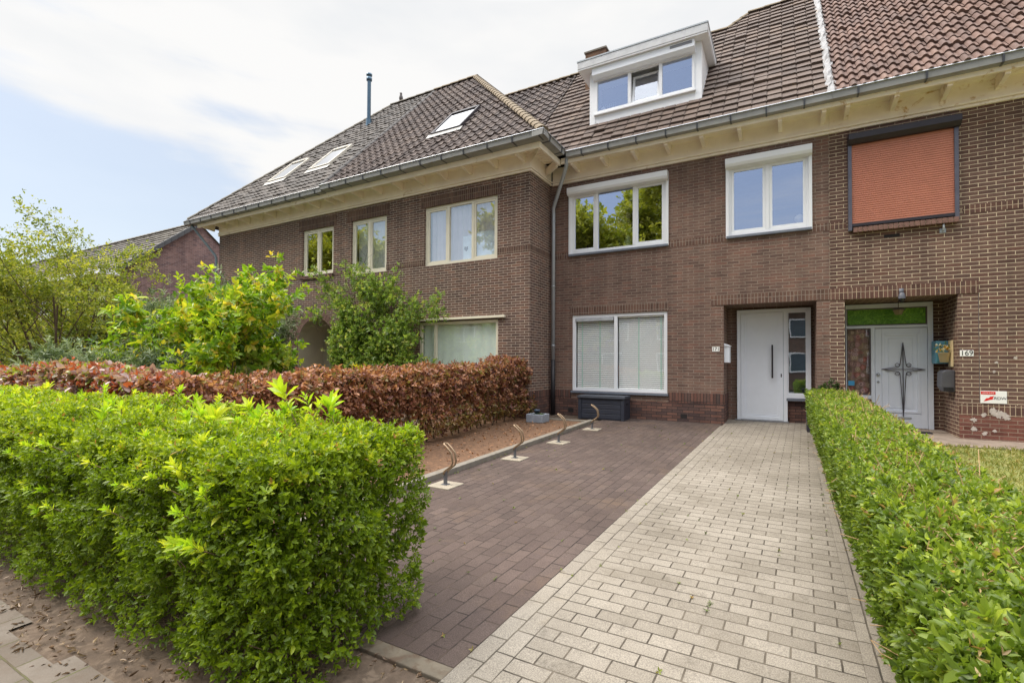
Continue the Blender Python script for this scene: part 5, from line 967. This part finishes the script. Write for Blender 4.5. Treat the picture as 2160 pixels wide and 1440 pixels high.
# yellow bush
def bush(name, base, size, per, L, W, mat, label, cat='shrub', seed=0, k=6, stem=.06, stems=9, squash=1, par=None, hgt=None, sprd=.6, levels=2, kids=4, open0=1.2, open1=.5, sp=.08, bark=BARK_D, droop=.15, r=.018):
    t_ = thing(name, base, label, cat); segs, tips = tree_skel(base, size, stems, sprd, levels, seed, kids, r)
    seg_obj('stems', segs, bark, t_, 5); P, D = scatter_on(tips, per, sp); leaf_obj('foliage', [leaves(P, D, k, stem, L, W, open0, open1, droop=droop)], mat, t_); return t_
bush('golden_shrub', (-8.3, 7.4, .2), 1.35, 4, .07, .3, leafmat('golden_leaf', [(0, (170, 160, 40)), (.5, (206, 190, 50)), (1, (150, 160, 50))], .4), 'small golden-leaved shrub poking above the brown hedge below the climbing rose', seed=4, stems=6, sprd=.35)
# bright magnolia-like shrub
MAG = leafmat('magnolia_leaf', [(0, (92, 128, 34)), (.4, (132, 164, 40)), (.8, (178, 192, 52)), (1, (204, 180, 70))], .42, .35, 1.4)
bush('leafy_shrub', (-9.35, 4.6, .13), 2.7, 3, .12, .4, MAG, 'tall yellow-green shrub with drooping leaves in the neighbour garden', seed=23, stems=5, sprd=.38, levels=2, kids=3, sp=.06, stem=.12, open0=1.3, open1=.7, droop=.7, r=.025)
bush('leafy_shrub', (-7.95, 4.8, .13), 3.3, 3, .1, .5, MAG, 'slender upright yellow-green sapling in front of the arched porch wall', seed=33, stems=3, sprd=.07, levels=2, kids=6, sp=.05, stem=.08, droop=.3, r=.016)
bush('maple_shrub', (-8.35, 5.4, .15), 1.75, 4, .11, .6, leafmat('maple_leaf', [(0, (104, 130, 50)), (.5, (140, 160, 66)), (1, (176, 176, 84))], .4), 'light green bush beside the frosted garden screen', seed=41, stems=6, sprd=.4, kids=5, stem=.1, r=.015)
SILV = leafmat('silver_leaf', [(0, (84, 102, 72)), (.4, (116, 134, 96)), (.8, (150, 164, 128)), (1, (180, 190, 160))], .3, .5, 1.1)
bush('silver_shrub', (-12.6, 6.6, .18), 2.75, 9, .1, .2, SILV, 'grey-green narrow-leaved shrub in front of the far house gable', seed=51, stems=12, sprd=.55, levels=2, kids=6, sp=.16, stem=.12, droop=.3, k=8)
bush('silver_shrub', (-12.9, 7.6, .2), 3.0, 9, .1, .2, SILV, 'grey-green narrow-leaved shrub against the left end of the brick row', seed=52, stems=9, sprd=.22, levels=2, kids=6, sp=.16, stem=.12, droop=.3, k=8)
bush('silver_shrub', (-11.2, 6.0, .17), 2.9, 9, .1, .2, SILV, 'grey-green narrow-leaved shrub directly behind the tall yellow-green shrub', seed=55, stems=11, sprd=.4, levels=2, kids=6, sp=.16, stem=.12, droop=.3, k=8)
bush('silver_shrub', (-9.6, 4.0, .12), 1.75, 9, .08, .22, SILV, 'low grey-green bush below the tall yellow-green shrub', seed=53, stems=10, sprd=.9, levels=2, kids=5, sp=.14, stem=.1, k=8)
BIR = leafmat('birch_leaf', [(0, (92, 108, 34)), (.4, (128, 140, 46)), (.8, (160, 164, 62)), (1, (186, 182, 84))], .45, .45, 1.3)
bush('thin_tree', (-12.6, 4.1, .1), 4.5, 3, .05, .55, BIR, 'thin multi-stemmed tree with small yellow-green leaves at far left', 'tree', seed=61, stems=8, sprd=.34, levels=3, kids=4, sp=.08, k=4, stem=.09, r=.03)
bush('thin_tree', (-15.8, 5.4, .15), 3.3, 3, .055, .55, BIR, 'lower open yellow-green tree behind the multi-stemmed one, at the left edge', 'tree', seed=62, stems=7, sprd=.5, levels=3, kids=4, sp=.12, k=4, stem=.09, r=.03)
DGR = leafmat('dark_hedge_leaf', [(0, (60, 74, 28)), (.5, (88, 102, 40)), (1, (128, 136, 56))], .3)
o = thing('garden_hedge', (-14, 4.6, .1), 'dull green hedge behind the purple beech leaves at far left', 'hedge'); P, D, dep = hedge_pts(-24, -9.8, 4.6, 5.4, 2.0, 260, ('y-', 't'), .3, .16, 15); leaf_obj('foliage', [leaves(P, D, 6, .12, .07, .5)], DGR, o)
o = thing('garden_hedge', (-18, 8.2, .2), 'rough yellow-green hedge in front of the far house', 'hedge'); P, D, dep = hedge_pts(-34, -13, 8, 8.9, 2.1, 160, ('y-', 't', 'x+'), .3, .2, 16); leaf_obj('foliage', [leaves(P, D, 6, .14, .09, .5)], leafmat('yellow_hedge_leaf', [(0, (96, 104, 36)), (1, (150, 152, 60))], .4), o)
# climbing rose on the projecting house
CR = thing('climbing_rose', (-9.6, 9.3, .26), 'dark green climbing rose spreading over the wall between the arched porch and the big window', 'climber')
segs = []; tips = []; rg = random.Random(8)
def cane(p, d, L, r, lev):
    q = Vector(p); d = Vector(d).normalized(); n = 7
    for i in range(n):
        d = (d+Vector((rg.gauss(0, .22), rg.gauss(0, .1), rg.gauss(-.02, .15)))).normalized(); q2 = q+d*L/n; q2.y = min(max(q2.y, 8.85), 9.42); segs.append((q.copy(), q2.copy(), r*(1-i/n*.5), r*(1-(i+1)/n*.5))); q = q2
        if lev < 2: tips.append((q.copy(), d.copy()))
        if lev > 0 and rg.random() < .85: a = rg.uniform(-1.3, 1.3); cane(q, (d.x*math.cos(a)+math.sin(a), rg.uniform(-.75, .05), d.z*.6+rg.uniform(-.2, .5)), L*rg.uniform(.25, .45), r*.5, lev-1)
for (x, dx, L) in ((-9.7, -.6, 3.4), (-9.6, -.25, 3.0), (-9.5, .1, 3.1), (-9.4, .35, 2.6), (-9.3, .6, 2.5), (-9.8, -.85, 2.6), (-9.2, .2, 3.4), (-9.6, -.45, 2.6), (-9.0, .9, 1.9), (-10, -.4, 2.0), (-9.0, .6, 2.2), (-9.4, .0, 2.2), (-8.9, .5, 1.9)): cane((x, 9.2, .3), (dx, -.05, 1), L, .014, 2)
tips = [t for t in tips if t[0].z > 1.1 and t[0].z < 4.05 and not (t[0].x < -10.35 and t[0].z < 2.55)]; segs = [q for q in segs if not (q[0].x < -10.4 and q[0].z < 2.3)]
seg_obj('stems', segs, BARK_D, CR, 5); P, D = scatter_on(tips, 3, .09); P[:, 1] = np.minimum(P[:, 1], 9.44)
leaf_obj('foliage', [leaves(P, D, 6, .09, .055, .55, 1.2, .6)], leafmat('rose_leaf', [(0, (88, 112, 52)), (.5, (124, 150, 66)), (.85, (156, 178, 86)), (1, (180, 180, 96))], .45, .4), CR)
# ivy sprigs at the far end of the right hedge
o = thing('ivy', (.8, 10.5, .9), 'small dark ivy sprigs climbing the brick pillar behind the clipped hedge', 'ivy'); q = np.concatenate([np.stack([RNG.normal(x, .025, 60), np.full(60, 10.56), RNG.uniform(.8, z, 60)], 1) for x, z in ((.6, 1.1), (.68, 1.17), (.78, 1.25), (.85, 1.15))]); leaf_obj('foliage', [leaves(q, np.tile([0, -1, .4], (len(q), 1)), 3, .02, .03, .8)], leafmat('ivy_leaf', [(0, (44, 62, 30)), (1, (80, 104, 46))]), o)
# lawn blades, litter
n = 16000; q = np.stack([RNG.uniform(.95, 6, n), RNG.uniform(3.5, 9.8, n), np.zeros(n)], 1); q[:, 2] = gz(q[:, 1])-.005; o = leaf_obj('grass', [leaves(q, RNG.normal(0, .25, (n, 3))+np.array([0, 0, 1]), 3, .005, .045, .12, .5, .2)], leafmat('grass_blade', [(0, (110, 124, 48)), (.5, (140, 146, 66)), (1, (178, 164, 100))], .3)); struct(o, 'stuff'); tag(o, 'short patchy lawn grass right of the clipped hedge', 'grass')
n = 900; q = np.stack([RNG.uniform(-6, -1.35, n), RNG.normal(1.2, .18, n), np.zeros(n)], 1); q[:, 1] = np.where(q[:, 0] > -1.95, RNG.uniform(1.0, 1.8, n), q[:, 1]); q[:, 2] = gz(q[:, 1])+.006; d = RNG.normal(0, 1, (n, 3))*np.array([1, 1, .08]); o = leaf_obj('leaf_litter', [leaves(q, d, 2, .01, .03, .3, .4, .4)], leafmat('litter', [(0, (84, 64, 48)), (.6, (118, 94, 70)), (1, (160, 138, 108))], .1)); struct(o, 'stuff'); tag(o, 'dry leaves and twigs scattered at the foot of the privet hedge', 'leaf litter')
n = 260; q = np.stack([RNG.uniform(-3.5, .42, n), 2+7.8*RNG.random(n)**1.3, np.zeros(n)], 1); q[:130, 0] = np.where(RNG.random(130) < .6, .41+.01*q[:130, 1], -3.6+.022*(q[:130, 1]-1.9))+RNG.normal(0, .02, 130); q[130:, 0] = np.round((q[130:, 0]+1.427-.0327*q[130:, 1])/.105)*.105-1.427+.0327*q[130:, 1]; q[:, 2] = gz(q[:, 1])+.01; o = leaf_obj('joint_weeds', [leaves(q, RNG.normal(0, .4, (n, 3))+np.array([0, 0, 1]), 4, .004, .018, .4, 1.2, .8)], leafmat('weed', [(0, (70, 88, 34)), (.7, (120, 140, 50)), (1, (150, 120, 70))], .3)); struct(o, 'stuff'); tag(o, 'tiny weeds growing in the joints of the paving', 'weeds')
n = 350; q = np.stack([RNG.uniform(-4.9, -3.75, n), RNG.uniform(3, 9.3, n), np.zeros(n)], 1); q[:, 2] = gz(q[:, 1])+.03; d = RNG.normal(0, 1, (n, 3))*np.array([1, 1, .1]); o = leaf_obj('fallen_leaves', [leaves(q, d, 1, .01, .045, .6, .4, .4)], leafmat('fallen', [(0, (120, 84, 56)), (1, (170, 124, 86))], .1)); struct(o, 'stuff'); tag(o, 'fallen brown beech leaves on the bare soil bed', 'leaves')

# ------------------------------------------------------------------ across the street, seen in the window reflections
ac = thing('terraced_houses', (-8, -20, 0), 'brick terrace across the street, mirrored in the ground-floor windows', 'house'); m = MB(); m.box(-40, 30, -28, -20, -.5, 5.6); m.build('wall', B_MAIN, ac); m = MB(); m.prism([(-40, -19.6, 5.5), (-40, -24, 8.4), (-40, -28.4, 5.5)], (70, 0, 0)); m.build('roof', ROOF_M, ac)
for i in range(14):
    for z in (.9, 3.5):
        x = -38+i*4.8; m = MB(); frame_bars(m, x, x+2.4, z, z+1.5, -20.0, -19.93, .1, [x+1.2]); fo = m.build('window', PVC, ac); MB().box(x+.1, x+2.3, -19.99, -19.95, z+.1, z+1.4).build('pane', plain('far_pane', (90, 100, 110), .1), fo)
STREET = leafmat('street_tree_leaf', [(0, (130, 138, 42)), (.5, (166, 168, 56)), (1, (196, 190, 80))], .45, .5, 1.3)
for x, y, h, sd_, lab in ((-14, -12.5, 16, 71, 'leafy street tree mirrored in the left panes of the three-light window'), (-9.6, -13.5, 16, 72, 'leafy street tree mirrored in the right pane of the three-light window'), (-31, -12, 14, 73, 'leafy street tree mirrored in the middle upstairs window over the rose'), (-39, -12, 18, 74, 'leafy street tree mirrored in the small upstairs window over the arch')):
    t_ = thing('street_tree', (x, y, 0), lab, 'tree', 'street trees behind the viewer'); segs, tips = tree_skel((x, y, 0), h, 3, .2, 3, sd_, 5, .22, frac=.5, start=.2)
    seg_obj('trunk', segs, BARK_D, t_, 6); P, D = scatter_on(tips, 7, .45); leaf_obj('crown', [leaves(P, D, 6, .3, .26, .6)], STREET, t_)
